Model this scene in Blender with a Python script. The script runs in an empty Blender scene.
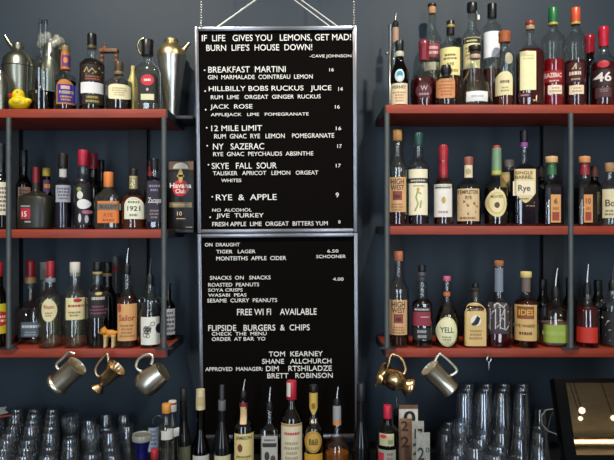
import bpy, bmesh, math, random
from mathutils import Vector, Matrix
random.seed(7)
SC = bpy.context.scene
COL = SC.collection
# ------------------------------------------------------------------ camera, light, exposure
CAM_D, CAM_Z, F = 2.2, 1.75, 611.0
cam = bpy.data.objects.new('camera', bpy.data.cameras.new('camera'))
COL.objects.link(cam)
cam.location = (0, -CAM_D, CAM_Z)
cam.rotation_euler = (math.pi / 2, 0, 0)
cam.data.sensor_width = 36
cam.data.lens = 36 * F / 614
cam.data.clip_start = 0.02
SC.camera = cam
SC.view_settings.view_transform = 'Standard'
SC.view_settings.look = 'None'
SC.view_settings.gamma = 1
SC.view_settings.use_curve_mapping = False
SC.view_settings.exposure = -0.68
world = bpy.data.worlds.new('world'); SC.world = world
world.use_nodes = True
world.node_tree.nodes['Background'].inputs[0].default_value = (0.55, 0.65, 0.8, 1)
world.node_tree.nodes['Background'].inputs[1].default_value = 0.3
SC.cycles.transparent_max_bounces = 64
SC.cycles.max_bounces = 24
SC.cycles.transmission_bounces = 24
SC.cycles.diffuse_bounces = 4
SC.cycles.glossy_bounces = 5
SC.cycles.use_denoising = True
SC.cycles.caustics_reflective = False
SC.cycles.caustics_refractive = False

def light(name, kind, loc, target, power, color, **kw):
    d = bpy.data.lights.new(name, kind); d.energy = power; d.color = color
    for a, v in kw.items(): setattr(d, a, v)
    o = bpy.data.objects.new(name, d); COL.objects.link(o)
    o.location = loc
    o.rotation_euler = (Vector(target) - Vector(loc)).to_track_quat('-Z', 'Y').to_euler()
    return o
SPOTS = [(-0.95, -1.2, 3.68), (0.85, -1.2, 3.68)]
for i, p in enumerate(SPOTS):
    light('ceiling_spot_light', 'SPOT', p, (p[0] * 0.75, 0.15, 1.9), 265, (1.0, 0.92, 0.80), spot_size=math.radians(80), spot_blend=0.9, shadow_soft_size=0.05)
WINX, WINW, WINZ0, WINZ1, FRONT_Y = (-1.45, 1.45), 0.8, 0.1, 3.65, -4.2
for x in WINX:
    light('window_daylight', 'AREA', (x, FRONT_Y + 0.06, (WINZ0 + WINZ1) / 2), (x, 0, (WINZ0 + WINZ1) / 2), 95, (0.69, 0.84, 1.0), shape='RECTANGLE', size=WINW, size_y=WINZ1 - WINZ0)

# ------------------------------------------------------------------ helpers
def lin(h):
    h = h.lstrip('#'); c = [int(h[i:i + 2], 16) / 255 for i in (0, 2, 4)]
    return tuple((v / 12.92 if v <= 0.04045 else ((v + 0.055) / 1.055) ** 2.4) for v in c) + (1,)
MATS = {}
def mat(color, rough=0.5, metal=0.0, noise=0.12, scale=30.0, emit=0.0, spec=0.5, stretch=None):
    """principled material with a procedural noise variation"""
    key = (color, rough, metal, noise, scale, emit, spec, stretch)
    if key in MATS: return MATS[key]
    m = bpy.data.materials.new('surface_' + color.strip('#')); m.use_nodes = True
    nt = m.node_tree; b = nt.nodes['Principled BSDF']
    b.inputs['Roughness'].default_value = rough; b.inputs['Metallic'].default_value = metal
    b.inputs['Specular IOR Level'].default_value = spec
    c = lin(color)
    tc = nt.nodes.new('ShaderNodeTexCoord'); mp = nt.nodes.new('ShaderNodeMapping')
    if stretch: mp.inputs['Scale'].default_value = stretch
    n = nt.nodes.new('ShaderNodeTexNoise'); n.inputs['Scale'].default_value = scale; n.inputs['Detail'].default_value = 4
    r = nt.nodes.new('ShaderNodeValToRGB')
    r.color_ramp.elements[0].position = 0.3; r.color_ramp.elements[1].position = 0.7
    r.color_ramp.elements[0].color = tuple(v * (1 - noise) for v in c[:3]) + (1,)
    r.color_ramp.elements[1].color = tuple(min(1, v * (1 + noise)) for v in c[:3]) + (1,)
    nt.links.new(tc.outputs['Object'], mp.inputs[0]); nt.links.new(mp.outputs[0], n.inputs['Vector'])
    nt.links.new(n.outputs['Fac'], r.inputs[0]); nt.links.new(r.outputs[0], b.inputs['Base Color'])
    if emit:
        b.inputs['Emission Color'].default_value = c; b.inputs['Emission Strength'].default_value = emit
    MATS[key] = m; return m
def glass(tint, base=0.12, rough=0.02, top=0.8, body=0.0, bodycol=None):
    """clear thin glass: tinted see-through with reflection growing towards the edge"""
    key = ('glass', tint, base, rough, top, body, bodycol)
    if key in MATS: return MATS[key]
    m = bpy.data.materials.new('glass_' + tint.strip('#')); m.use_nodes = True
    nt = m.node_tree; nt.nodes.remove(nt.nodes['Principled BSDF']); out = nt.nodes['Material Output']
    tr = nt.nodes.new('ShaderNodeBsdfTransparent'); tr.inputs[0].default_value = lin(tint)
    gl = nt.nodes.new('ShaderNodeBsdfGlossy'); gl.inputs['Roughness'].default_value = rough
    lw = nt.nodes.new('ShaderNodeLayerWeight'); lw.inputs['Blend'].default_value = 0.5
    pw = nt.nodes.new('ShaderNodeMath'); pw.operation = 'POWER'; pw.inputs[1].default_value = 4
    mr = nt.nodes.new('ShaderNodeMapRange'); mr.inputs['To Min'].default_value = base; mr.inputs['To Max'].default_value = top
    mx = nt.nodes.new('ShaderNodeMixShader')
    nt.links.new(lw.outputs['Facing'], pw.inputs[0]); nt.links.new(pw.outputs[0], mr.inputs[0]); nt.links.new(mr.outputs[0], mx.inputs[0])
    src = tr.outputs[0]
    if body:
        df = nt.nodes.new('ShaderNodeBsdfDiffuse'); df.inputs[0].default_value = lin(bodycol or tint)
        m2 = nt.nodes.new('ShaderNodeMixShader'); m2.inputs[0].default_value = body
        nt.links.new(tr.outputs[0], m2.inputs[1]); nt.links.new(df.outputs[0], m2.inputs[2]); src = m2.outputs[0]
    nt.links.new(src, mx.inputs[1]); nt.links.new(gl.outputs[0], mx.inputs[2]); nt.links.new(mx.outputs[0], out.inputs[0])
    MATS[key] = m; return m
GL = {'clear': glass('#f0f4f2'), 'green': glass('#4c6a3c'), 'dgreen': glass('#22301c', 0.06), 'amber': glass('#7a4a20'),
      'grey': glass('#8e8f88', body=0.12, bodycol='#77776c'), 'dark': glass('#2a2420', 0.06), 'purple': glass('#b8b4dc'), 'blue': glass('#2a2ca0', 0.08, body=0.3, bodycol='#1c1c90'),
      'glassware': None, 'frost': glass('#cfd0c4', 0.08, 0.25, 0.6, 0.35, '#d8d8c8'),
      'black': mat('#101012', 0.12, noise=0.05), 'matteblack': mat('#26261f', 0.35, noise=0.1), 'ceramic': mat('#d8c878', 0.25)}
GL['glassware'] = glass('#f4f6f8', 0.19, 0.03, 0.95, 0.012, '#d8e0e8')
LIQ = {}
for n, t, d, b in (('amber', '#a0541c', '#8a3c10', .35), ('darkamber', '#6a2c10', '#4e1a08', .4), ('red', '#b01420', '#b01420', .6), ('darkred', '#741016', '#601014', .5),
                   ('brown', '#3a1c10', '#241008', .5), ('pale', '#f2f0e8', '#c8c0a8', .03), ('orange', '#d88838', '#c07028', .4), ('black', '#140c0c', '#0c0808', .6),
                   ('olive', '#8a9a4c', '#87984a', .85), ('scarlet', '#c03024', '#c22c20', .85), ('pink', '#c8a0a0', '#b89090', .5), ('purple', '#3c2c50', '#2a1c3c', .4)):
    LIQ[n] = glass(t, 0.02, 0.05, 0.3, b, d)
def chrome(c='#b8b8b4', r=0.18): return mat(c, r, 1.0, 0.05, 12)

def part(name, verts, faces, m, parent=None, smooth=True, angle=0.7):
    me = bpy.data.meshes.new(name); me.from_pydata([tuple(v) for v in verts], [], faces); me.validate()
    b = bmesh.new(); b.from_mesh(me); bmesh.ops.recalc_face_normals(b, faces=b.faces); b.to_mesh(me); b.free()
    me.materials.append(m)
    if smooth:
        for p in me.polygons: p.use_smooth = True
        me.set_sharp_from_angle(angle=angle)
    o = bpy.data.objects.new(name, me); COL.objects.link(o)
    if parent: o.parent = parent
    return o
def merge(pieces):
    V, Fc = [], []
    for v, f in pieces:
        k = len(V); V += list(v); Fc += [[i + k for i in q] for q in f]
    return V, Fc
def xf(piece, M): return [M @ Vector(v) for v in piece[0]], piece[1]
def box(x0, x1, y0, y1, z0, z1):
    v = [(x, y, z) for x in (x0, x1) for y in (y0, y1) for z in (z0, z1)]
    return v, [[0, 1, 3, 2], [4, 6, 7, 5], [0, 4, 5, 1], [2, 3, 7, 6], [0, 2, 6, 4], [1, 5, 7, 3]]
def bbox(x0, x1, y0, y1, z0, z1, r=0.002):
    """box with bevelled edges"""
    b = bmesh.new(); v, f = box(x0, x1, y0, y1, z0, z1); vs = [b.verts.new(p) for p in v]
    for q in f: b.faces.new([vs[i] for i in q])
    bmesh.ops.recalc_face_normals(b, faces=b.faces)
    bmesh.ops.bevel(b, geom=b.edges[:], offset=r, segments=2, affect='EDGES', profile=0.5)
    b.verts.index_update(); V = [p.co.copy() for p in b.verts]; Fc = [[p.index for p in q.verts] for q in b.faces]; b.free()
    return V, Fc
def lathe(prof, seg=28, c=(0, 0), closed=False):
    """prof: list of (r, z); end with r=0 to close"""
    V, Fc, rings = [], [], []
    for r, z in prof:
        if r <= 1e-6:
            rings.append([len(V)]); V.append((c[0], c[1], z))
        else:
            rings.append(list(range(len(V), len(V) + seg)))
            V += [(c[0] + r * math.cos(2 * math.pi * i / seg), c[1] + r * math.sin(2 * math.pi * i / seg), z) for i in range(seg)]
    for a, b in zip(rings, rings[1:]):
        for i in range(seg):
            j = (i + 1) % seg
            if len(a) == 1 and len(b) == 1: continue
            if len(a) == 1: Fc.append([a[0], b[j], b[i]])
            elif len(b) == 1: Fc.append([a[i], a[j], b[0]])
            else: Fc.append([a[i], a[j], b[j], b[i]])
    return V, Fc
def tube(pts, r, seg=10, caps=True, closed=False):
    pts = [Vector(p) for p in pts]; n = len(pts); V, Fc = [], []
    rr = r if isinstance(r, (list, tuple)) else [r] * n
    up = None
    for i, p in enumerate(pts):
        if closed: t = (pts[(i + 1) % n] - pts[i - 1]).normalized()
        else: t = (pts[min(i + 1, n - 1)] - pts[max(i - 1, 0)]).normalized()
        if up is None:
            up = Vector((0, 0, 1)) if abs(t.z) < 0.9 else Vector((1, 0, 0))
        a = (up - t * up.dot(t)).normalized(); b = t.cross(a); up = a
        V += [p + (a * math.cos(2 * math.pi * k / seg) + b * math.sin(2 * math.pi * k / seg)) * rr[i] for k in range(seg)]
    for i in range(n if closed else n - 1):
        for k in range(seg):
            l = (k + 1) % seg; j = (i + 1) % n
            Fc.append([i * seg + k, i * seg + l, j * seg + l, j * seg + k])
    if caps and not closed:
        Fc.append(list(range(seg))[::-1]); Fc.append(list(range((n - 1) * seg, n * seg)))
    return V, Fc
def sphere(c, rx, ry=None, rz=None, seg=16, rings=10):
    ry = ry or rx; rz = rz or rx
    p = lathe([(math.sin(math.pi * i / rings), -math.cos(math.pi * i / rings)) if 0 < i < rings else (0, -1 if i == 0 else 1) for i in range(rings + 1)], seg)
    return [(c[0] + v[0] * rx, c[1] + v[1] * ry, c[2] + v[2] * rz) for v in p[0]], p[1]
def evaluated(o):
    dg = bpy.context.evaluated_depsgraph_get(); me = bpy.data.meshes.new_from_object(o.evaluated_get(dg))
    V = [v.co.copy() for v in me.vertices]; Fc = [list(p.vertices) for p in me.polygons]
    bpy.data.meshes.remove(me); return V, Fc
def blended(pieces, voxel):
    """one continuous skin over several overlapping solids"""
    V, Fc = merge(pieces); o = part('blend', V, Fc, mat('#808080'))
    m = o.modifiers.new('r', 'REMESH'); m.mode = 'VOXEL'; m.voxel_size = voxel
    s = o.modifiers.new('s', 'SMOOTH'); s.iterations = 6; s.factor = 0.5
    res = evaluated(o); bpy.data.objects.remove(o); return res
TXT = {}
def text2d(s, extrude=0.0, bold=0.012):
    key = (s, extrude, bold)
    if key in TXT: return TXT[key]
    cu = bpy.data.curves.new('t', 'FONT'); cu.body = s; cu.size = 1; cu.offset = bold; cu.resolution_u = 3; cu.extrude = extrude
    o = bpy.data.objects.new('t', cu); COL.objects.link(o)
    V, Fc = evaluated(o); bpy.data.objects.remove(o); bpy.data.curves.remove(cu)
    x0 = min(v.x for v in V); x1 = max(v.x for v in V)
    if not extrude:
        # cut into narrow strips so the letters can follow a round bottle
        b = bmesh.new(); vs = [b.verts.new(v) for v in V]
        for q in Fc:
            try: b.faces.new([vs[i] for i in q])
            except ValueError: pass
        for i in range(1, 16):
            bmesh.ops.bisect_plane(b, geom=b.verts[:] + b.edges[:] + b.faces[:], plane_co=(x0 + (x1 - x0) * i / 16, 0, 0), plane_no=(1, 0, 0))
        b.verts.index_update(); V = [v.co.copy() for v in b.verts]; Fc = [[v.index for v in q.verts] for q in b.faces]; b.free()
    y0 = min(v.y for v in V); y1 = max(v.y for v in V)
    V = [((v.x - x0) / (x1 - x0) - 0.5, (v.y - y0) / (y1 - y0) - 0.5, v.z) for v in V]
    TXT[key] = (V, Fc); return TXT[key]
def P(px, py, y): k = (CAM_D + y) / F; return Vector(((px - 307) * k, y, CAM_Z - (py - 230) * k))
def thing(name, label, cat, loc=(0, 0, 0), group=None, rot=None):
    o = bpy.data.objects.new(name, None); o.empty_display_size = 0.03; COL.objects.link(o); o.location = loc
    if rot: o.rotation_euler = rot
    return tag(o, label, cat, group)
def tag(o, label, cat, group=None):
    o['label'] = label; o['category'] = cat
    if group: o['group'] = group
    return o
def structure(o): o['kind'] = 'structure'; return o

# ------------------------------------------------------------------ the room
WALL_Y, CEIL, SIDE = 0.29, 3.9, 3.2
wallm = mat('#21303c', 0.6, noise=0.06, scale=3)
structure(part('floor', *box(-SIDE, SIDE, FRONT_Y, WALL_Y, -0.05, 0), mat('#7a5c40', 0.5, scale=8, stretch=(1, 8, 1))))
structure(part('ceiling', *box(-SIDE, SIDE, FRONT_Y, WALL_Y, CEIL, CEIL + 0.05), mat('#b4aa98', 0.8)))
structure(part('wall_back', *box(-SIDE, SIDE, WALL_Y, WALL_Y + 0.1, 0, CEIL), wallm))
structure(part('wall_left', *box(-SIDE - 0.1, -SIDE, FRONT_Y, WALL_Y, 0, CEIL), mat('#a89a84', 0.7)))
structure(part('wall_right', *box(SIDE, SIDE + 0.1, FRONT_Y, WALL_Y, 0, CEIL), mat('#a89a84', 0.7)))
xs = [-SIDE, WINX[0] - WINW / 2, WINX[0] + WINW / 2, WINX[1] - WINW / 2, WINX[1] + WINW / 2, SIDE]
pcs = [box(xs[i], xs[i + 1], FRONT_Y - 0.1, FRONT_Y, 0, CEIL) for i in (0, 2, 4)]
for i in (1, 3): pcs += [box(xs[i], xs[i + 1], FRONT_Y - 0.1, FRONT_Y, 0, WINZ0), box(xs[i], xs[i + 1], FRONT_Y - 0.1, FRONT_Y, WINZ1, CEIL)]
structure(part('wall_front', *merge(pcs), mat('#ccc2b0', 0.6, scale=6, stretch=(1, 1, 6)), smooth=False))
for i, x in enumerate(WINX):
    h = WINW / 2
    w = structure(part('window_%d' % (i + 1), *merge([box(x - h, x - h + .05, FRONT_Y - .05, FRONT_Y + .03, WINZ0, WINZ1), box(x + h - .05, x + h, FRONT_Y - .05, FRONT_Y + .03, WINZ0, WINZ1),
        box(x - h, x + h, FRONT_Y - .05, FRONT_Y + .03, WINZ0, WINZ0 + .05), box(x - h, x + h, FRONT_Y - .05, FRONT_Y + .03, WINZ1 - .05, WINZ1)]), mat('#2c2622', 0.4), smooth=False))
    part('pane', *box(x - h + .05, x + h - .05, FRONT_Y - .03, FRONT_Y - .024, WINZ0 + .05, WINZ1 - .05), GL['clear'], w, smooth=False)
sl = thing('strip_light', 'warm strip light on the far wall beside the window', 'light', (2.7, FRONT_Y, 2.66))
part('housing', *box(-.48, .48, 0.0, 0.03, -0.03, 0.05), mat('#30281f', 0.5), sl, smooth=False)
part('tube', *tube([(-.46, 0.045, 0.0), (.46, 0.045, 0.0)], 0.012), mat('#ffd9a0', 0.5, emit=24), sl)
for i, p in enumerate(SPOTS):
    t = thing('ceiling_spotlight', ('left' if i == 0 else 'right') + ' black spotlight on the ceiling in front of the bar', 'spotlight', (p[0], p[1], CEIL))
    part('mount', *lathe([(0, 0), (0.04, 0), (0.04, -0.02), (0.012, -0.03), (0.012, -0.1), (0, -0.1)]), mat('#161616', 0.4), t)
    part('lamp_ring', *lathe([(0.075, -0.1), (0.085, -0.1), (0.085, -0.2), (0.075, -0.2), (0.075, -0.1)]), mat('#161616', 0.4), t)

# ------------------------------------------------------------------ counter under the shelves
CZ = 0.89
t = thing('back_counter', 'dark back bar counter carrying the glasses and the bottle row', 'counter', (0, 0, 0))
part('worktop', *bbox(-2.6, 2.6, -0.52, WALL_Y - 0.002, CZ - 0.04, CZ, 0.004), mat('#1b1b1d', 0.35), t)
part('cabinet_body', *box(-2.55, 2.55, -0.47, WALL_Y - 0.002, 0.08, CZ - 0.04), mat('#17171a', 0.6), t, smooth=False)
part('plinth', *box(-2.5, 2.5, -0.40, WALL_Y - 0.002, 0, 0.08), mat('#0d0d0e', 0.7), t, smooth=False)

# ------------------------------------------------------------------ shelving
TH = 0.031
def pz(py): return CAM_Z - (py - 230) * CAM_D / F
SHELF = {'LT': pz(109), 'LM': pz(229.4), 'LB': pz(349), 'RT': pz(104.7), 'RM': pz(226), 'RB': pz(348.7), 'C': CZ}
wood = mat('#92341c', 0.5, noise=0.2, scale=14, stretch=(0.6, 6, 6))
iron = mat('#2e3236', 0.45, 0.3)
postm = mat('#565c5c', 0.45, 0.3)
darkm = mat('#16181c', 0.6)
DEEP = WALL_Y - 0.003
def shelf_unit(label, x0, x1, keys, posts, rears, hooks, ledges=()):
    t = thing('shelving_unit', label, 'shelves', (0, 0, SHELF[keys[2]] - TH))
    z0 = SHELF[keys[2]] - TH
    for k in keys:
        z = SHELF[k] - z0
        part('shelf', *bbox(x0, x1, 0, DEEP, z - TH, z, 0.0015), wood, t)
    top = SHELF[keys[0]] - z0 - TH
    for px in posts:
        x = (px - 307) * CAM_D / F
        po = part('post', *lathe([(0, TH), (.0095, TH), (.0095, top), (0, top)], 16, (x, -0.0005)), postm, t)
        part('flange', *xf(lathe([(0, TH), (.034, TH), (.034, TH + .004), (.015, TH + .007), (.013, TH + .016), (0, TH + .016)], 24), Matrix.Translation((x, .003, 0)) @ Matrix.Diagonal((1, .42, 1, 1))), iron, po)
    for px, w in rears:  # dark flat strips at the back, running from shelf to shelf
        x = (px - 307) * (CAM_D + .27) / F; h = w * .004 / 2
        part('rear_dark_strip', *box(x - h, x + h, DEEP - .03, DEEP - .002, TH + .001, SHELF[keys[1]] - z0 - TH - .001), darkm, t, smooth=False)
        part('rear_dark_strip', *box(x - h, x + h, DEEP - .03, DEEP - .002, SHELF[keys[1]] - z0 + .001, top - .001), darkm, t, smooth=False)
    for k, a, b in ledges:
        z = SHELF[k] - z0
        part('rear_ledge', *bbox(min(a, b), max(a, b), 0.13, DEEP, z - .012, z, 0.0015), iron, t)
    for xe, s in ((x0, -1), (x1, 1)):
        if abs(xe) > 1: continue
        for k in keys:
            z = SHELF[k] - z0; a, b = sorted((xe + s * .0004, xe + s * .0046))
            part('end_bracket', *box(a, b, 0.004, DEEP, z - TH + .0005, z - .0005), iron, t, smooth=False)
    for px in hooks:
        x = (px - 307) * (CAM_D - .04) / F
        pts = [(x, .004, .014), (x, -.020, .0135), (x, -.034, .011), (x, -.042, .0105), (x, -.048, .014), (x, -.0495, .022)]
        part('cup_hook', *tube(pts, .0016, 8), chrome('#c8c0a8', .25), t)
        if px == 489:
            part('hook_clip', *merge([tube([(x + .0075 * math.cos(a), -.040, .0015 + .010 * math.sin(a)) for a in [i * math.pi / 8 for i in range(16)]], .0018, 8, closed=True), tube([(x, -.040, -.008), (x, -.040, -.036)], [.0035, .0018], 8)]), chrome('#d0d0d4', .25), t)
    return t
X = lambda px: (px - 307) * CAM_D / F
LEND, REND = X(166), X(386)
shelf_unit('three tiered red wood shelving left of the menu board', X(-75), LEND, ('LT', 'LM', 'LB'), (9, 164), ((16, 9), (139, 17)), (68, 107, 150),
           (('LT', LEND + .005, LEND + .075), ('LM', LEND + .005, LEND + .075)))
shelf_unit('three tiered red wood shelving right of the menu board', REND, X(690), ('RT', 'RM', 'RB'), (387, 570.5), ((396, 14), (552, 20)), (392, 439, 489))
# ------------------------------------------------------------------ bottles
RUB = '#131313'
class Body:
    """outline of a bottle: half width by height, section squareness and depth"""
    def __init__(s, prof, sec, nr):
        s.p, s.sec, s.nr = prof, sec, nr; s.R = max(r for r, z in prof)
    def r(s, z):
        p = s.p
        for (r0, z0), (r1, z1) in zip(p, p[1:]):
            if z0 <= z <= z1: return r1 if z1 - z0 < 1e-9 else r0 + (r1 - r0) * (z - z0) / (z1 - z0)
        return p[-1][0] if z > p[-1][1] else p[0][0]
    def nd(s, r):
        t = min(1, max(0, (r - s.nr) / max(1e-6, s.R - s.nr))) ** 0.6
        return 2 + (s.sec[0] - 2) * t, 1 + (s.sec[1] - 1) * t
    def ring(s, r, z, seg):
        n, d = s.nd(r); out = []
        for i in range(seg):
            a = 2 * math.pi * (i + .5) / seg; c, q = math.cos(a), math.sin(a)
            out.append((r * math.copysign(abs(c) ** (2 / n), c), r * d * math.copysign(abs(q) ** (2 / n), q), z))
        return out
    def y(s, x, z, off):
        r = s.r(z); n, d = s.nd(r); u = min(0.985, abs(x) / r)
        return -r * d * (1 - u ** n) ** (1 / n) - off
    def mesh(s, prof, seg=32):
        V, Fc = [], []
        for r, z in prof: V += s.ring(max(r, 1e-4), z, seg)
        for i in range(len(prof) - 1):
            for k in range(seg):
                l = (k + 1) % seg; Fc.append([i * seg + k, i * seg + l, (i + 1) * seg + l, (i + 1) * seg + k])
        Fc.append(list(range(seg))[::-1]); Fc.append(list(range((len(prof) - 1) * seg, len(prof) * seg)))
        return V, Fc
def patch(body, cx, z0, z1, x0, x1, shape, off, nu=18, nv=6):
    """a label lying on the front of the bottle"""
    V, Fc = [], []
    for i in range(nu + 1):
        u = math.sin(math.pi / 2 * (2 * i / nu - 1)) if shape != 'rect' or True else 0
        x = (x0 + x1) / 2 + (x1 - x0) / 2 * u
        a, b = z0, z1; h = z1 - z0
        e = math.sqrt(max(0, 1 - u * u))
        if shape == 'oval': a, b = (z0 + z1) / 2 - h / 2 * e, (z0 + z1) / 2 + h / 2 * e
        elif shape == 'arch': b = z1 - min(h * .45, (x1 - x0) / 2) * (1 - e)
        elif shape == 'shield': a = z0 + h * .3 * abs(u) ** 1.5
        elif shape == 'round': b = z1 - h * .12 * (abs(u) ** 6); a = z0 + h * .12 * (abs(u) ** 6)
        for j in range(nv + 1):
            z = a + (b - a) * j / nv
            V.append((x, body.y(x, z, off), z))
    for i in range(nu):
        for j in range(nv):
            q = i * (nv + 1) + j; Fc.append([q, q + nv + 1, q + nv + 2, q + 1])
    return V, Fc
def L(py0, py1, x0, x1, color, shape='rect', det=(), label=None): return (py0, py1, x0, x1, color, shape, det, label)
def det_mesh(body, d, hx, hz, i):
    off = .0010 + .00015 * i; kind = d[0]
    if kind == 't':
        _, s, xc, yc, w, h, col = d
        V, Fc = text2d(s, 0, .02)
        x0, x1 = hx(xc - w / 2), hx(xc + w / 2); z0, z1 = hz(yc + h / 2), hz(yc - h / 2)
        vv = []
        for v in V:
            x = (x0 + x1) / 2 + v[0] * (x1 - x0); z = (z0 + z1) / 2 + v[1] * (z1 - z0)
            vv.append((x, body.y(x, z, off), z))
        return (vv, Fc), col, 'lettering'
    if kind == 'b': _, a, b, c, e, col = d; return patch(body, 0, hz(e), hz(c), hx(a), hx(b), 'rect', off), col, 'band'
    if kind == 'o': _, xc, yc, w, h, col = d; return patch(body, 0, hz(yc + h / 2), hz(yc - h / 2), hx(xc - w / 2), hx(xc + w / 2), 'oval', off), col, 'emblem'
    if kind == 'l':
        _, a, b, c, e, n, col = d; pcs = []; rnd = random.Random(int(a * 10 + c * 7))
        for k in range(n):
            y = c + (e - c) * (k + .5) / n; hh = (e - c) / n * .28; m = (a + b) / 2; hw = (b - a) / 2 * rnd.uniform(.6, 1)
            x = m - hw
            while x < m + hw:
                w = rnd.uniform(.8, 2.4); pcs.append(patch(body, 0, hz(y + hh), hz(y - hh), hx(x), hx(min(x + w, m + hw)), 'rect', off, 3, 1)); x += w + .5
        return merge(pcs), col, 'print'
    if kind == 's':   # squiggle strokes
        _, pts, wd, col = d; pcs = []
        for st in pts:
            V, Fc = [], []
            for q in range(len(st)):
                p = Vector(st[q]); a = Vector(st[max(0, q - 1)]); b = Vector(st[min(len(st) - 1, q + 1)]); t = (b - a).normalized(); n = Vector((-t.y, t.x)) * wd / 2
                for e in (p + n, p - n): x, z = hx(e.x), hz(e.y); V.append((x, body.y(x, z, off), z))
            for q in range(len(st) - 1): Fc.append([2 * q, 2 * q + 1, 2 * q + 3, 2 * q + 2])
            pcs.append((V, Fc))
        return merge(pcs), col, 'drawing'
def bottle(name, label, cx, w, y, sh, top, glassk, S, N, nw, caps, labels=(), liq=None, sec=(2, 1), p=1.0, prof=None, group=None, extra=None, cat='bottle', shift=0, base=None):
    k = (CAM_D + y) / F; zb = (SHELF[sh] if base is None else base) + .0006; x0 = (cx - 307) * k
    hz = lambda py: CAM_Z - (py - 230) * k - zb
    hx = lambda px: (px - cx) * k
    t = thing(name, label, cat, (x0, y, zb), group)
    R, nr = w / 2 * k, nw / 2 * k
    if prof: pr = [(ww / 2 * k, hz(py)) for py, ww in prof]; pr = [(pr[0][0] * .93, 0), (pr[0][0] * .985, .004)] + [q for q in pr if q[1] > .008]
    else:
        pr = [(R * .9, 0), (R * .97, .003), (R, .009), (R, hz(S))]
        for i in range(1, 9):
            u = i / 8; s = (1 - math.cos(math.pi * u)) / 2
            f = 1 - s ** p
            pr.append((nr + (R - nr) * f, hz(S) + (hz(N) - hz(S)) * u))
        pr.append((nr, hz(top)))
    bd = Body(pr, sec, nr)
    g = GL[glassk] if isinstance(glassk, str) else glassk
    part('glass_body', *bd.mesh(pr), g, t, angle=0.9)
    if liq:
        col, lev = liq; zl = max(.02, hz(lev)); ins = .0028
        zs = sorted(set([.007, .012] + [z for r, z in pr if .012 < z < zl] + [zl]))
        part('liquid', *bd.mesh([(max(.002, bd.r(z) - ins) * (.96 if z < .01 else 1), z) for z in zs]), LIQ[col], t, angle=0.9)
    neck = None
    for c in caps:
        kind, a, b, cw, col = c[:5]; r = cw / 2 * k; za, zb_ = hz(b), hz(a); h = zb_ - za
        if kind == 'cap':
            part('cap', *lathe([(0, za), (r * .97, za), (r, za + .001), (r, zb_ - .0025), (r * .93, zb_ - .0004), (0, zb_)], 24), mat(col, .35), t)
        elif kind == 'foil':
            part('neck_foil', *lathe([(0, za), (r * 1.04, za), (r * 1.02, za + h * .5), (r * .95, zb_ - .001), (0, zb_)], 24), mat(col, .35, .1), t)
        elif kind == 'ring':
            part('neck_ring', *lathe([(0, za), (r * .95, za), (r, za + h * .3), (r, zb_ - h * .3), (r * .95, zb_), (0, zb_)], 24), mat(col, .35), t)
        elif kind == 'cork':
            part('cork', *lathe([(0, za), (r * .93, za), (r, za + .002), (r, zb_ - .003), (r * .92, zb_), (0, zb_)], 24), mat(col, .75, noise=.25, scale=220), t)
        elif kind == 'wax':
            q = lathe([(0, za), (r * .93, za), (r * .98, za + h * .2), (r * .94, za + h * .5), (r, za + h * .62), (r * 1.03, za + h * .72), (r, zb_ - h * .08), (r * .8, zb_), (0, zb_)], 24)
            rn = random.Random(int(cx))
            vv = [(v[0] * rn.uniform(.97, 1.03), v[1] * rn.uniform(.97, 1.03), v[2] - (rn.uniform(0, .006) if v[2] < za + 1e-5 else 0)) for v in q[0]]
            part('wax_seal', vv, q[1], mat(col, .25, noise=.15), t)
        elif kind == 'ball':
            part('stopper', *lathe([(0, za), (r * .6, za), (r * .98, za + h * .35), (r, za + h * .6), (r * .75, zb_ - h * .08), (0, zb_)], 24), mat(col, .3), t)
        elif kind == 'pourer':
            dx = c[5] if len(c) > 5 else 1.5; steel = chrome('#c4c4c2', .2)
            po = part('pourer', *lathe([(0, za), (r * .8, za), (r * .95, za + h * .12), (r, za + h * .3), (r * .55, za + h * .42), (r * .4, za + h * .45), (0, za + h * .45)], 20), mat(RUB if col != 'clear' else '#808488', .4), t)
            pts = [(dx * k * u ** 1.6, 0, za + h * (.42 + .58 * u)) for u in [i / 6 for i in range(7)]]
            part('spout', *tube(pts, [r * .38 * (1 - .45 * i / 6) for i in range(7)], 12), steel if col == 'steel' else mat('#2c2c2e', .3), po)
    for i, lb in enumerate(labels):
        a, b, xa, xb, col, shape, det, lbl = lb
        lm = mat(col, .55, noise=.04, scale=60)
        bl = bd; zm = (hz(a) + hz(b)) / 2
        for c in caps:
            if c[1] < (a + b) / 2 < c[2] and c[0] != 'pourer': rc = c[3] / 2 * k * 1.05; bl = Body([(rc, 0), (rc, 9)], (2, 1), rc)
        # labels lie on the front of the glass, nearer than the bottle's axis
        kf = (CAM_D + y - bl.r(zm) * bl.nd(bl.r(zm))[1] * .95) / F
        lx = lambda px, kf=kf: (px - 307) * kf - x0
        lz = lambda py, kf=kf: max(.005, CAM_Z - (py - 230) * kf - zb)
        lim = bl.r(zm) * .985
        o = part('label', *patch(bl, 0, lz(b), lz(a), max(-lim, lx(xa)), min(lim, lx(xb)), shape, .0006 + .0001 * i), lm, t)
        groups = {}
        for j, d in enumerate(det):
            m_, c_, n_ = det_mesh(bl, d, lx, lz, j + i)
            groups.setdefault((c_, n_, j if n_ == 'lettering' else 0), []).append(m_)
        for (c_, n_, _j), ms in groups.items(): part(n_, *merge(ms), mat(c_, .5, noise=.02), o)
    if extra: extra(t, bd, hx, hz, k)
    return t
def loop_handle(pts, r, m, name='handle'):
    def f(t, bd, hx, hz, k):
        part(name, *tube([(hx(a), 0, hz(b)) for a, b in pts], r * k), m, t)
    return f
CREAM, TAN, WHITE, PEACH = '#e6dcb8', '#dcb880', '#e8e6e2', '#e0a87c'
BLK = '#1a1512'

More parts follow.
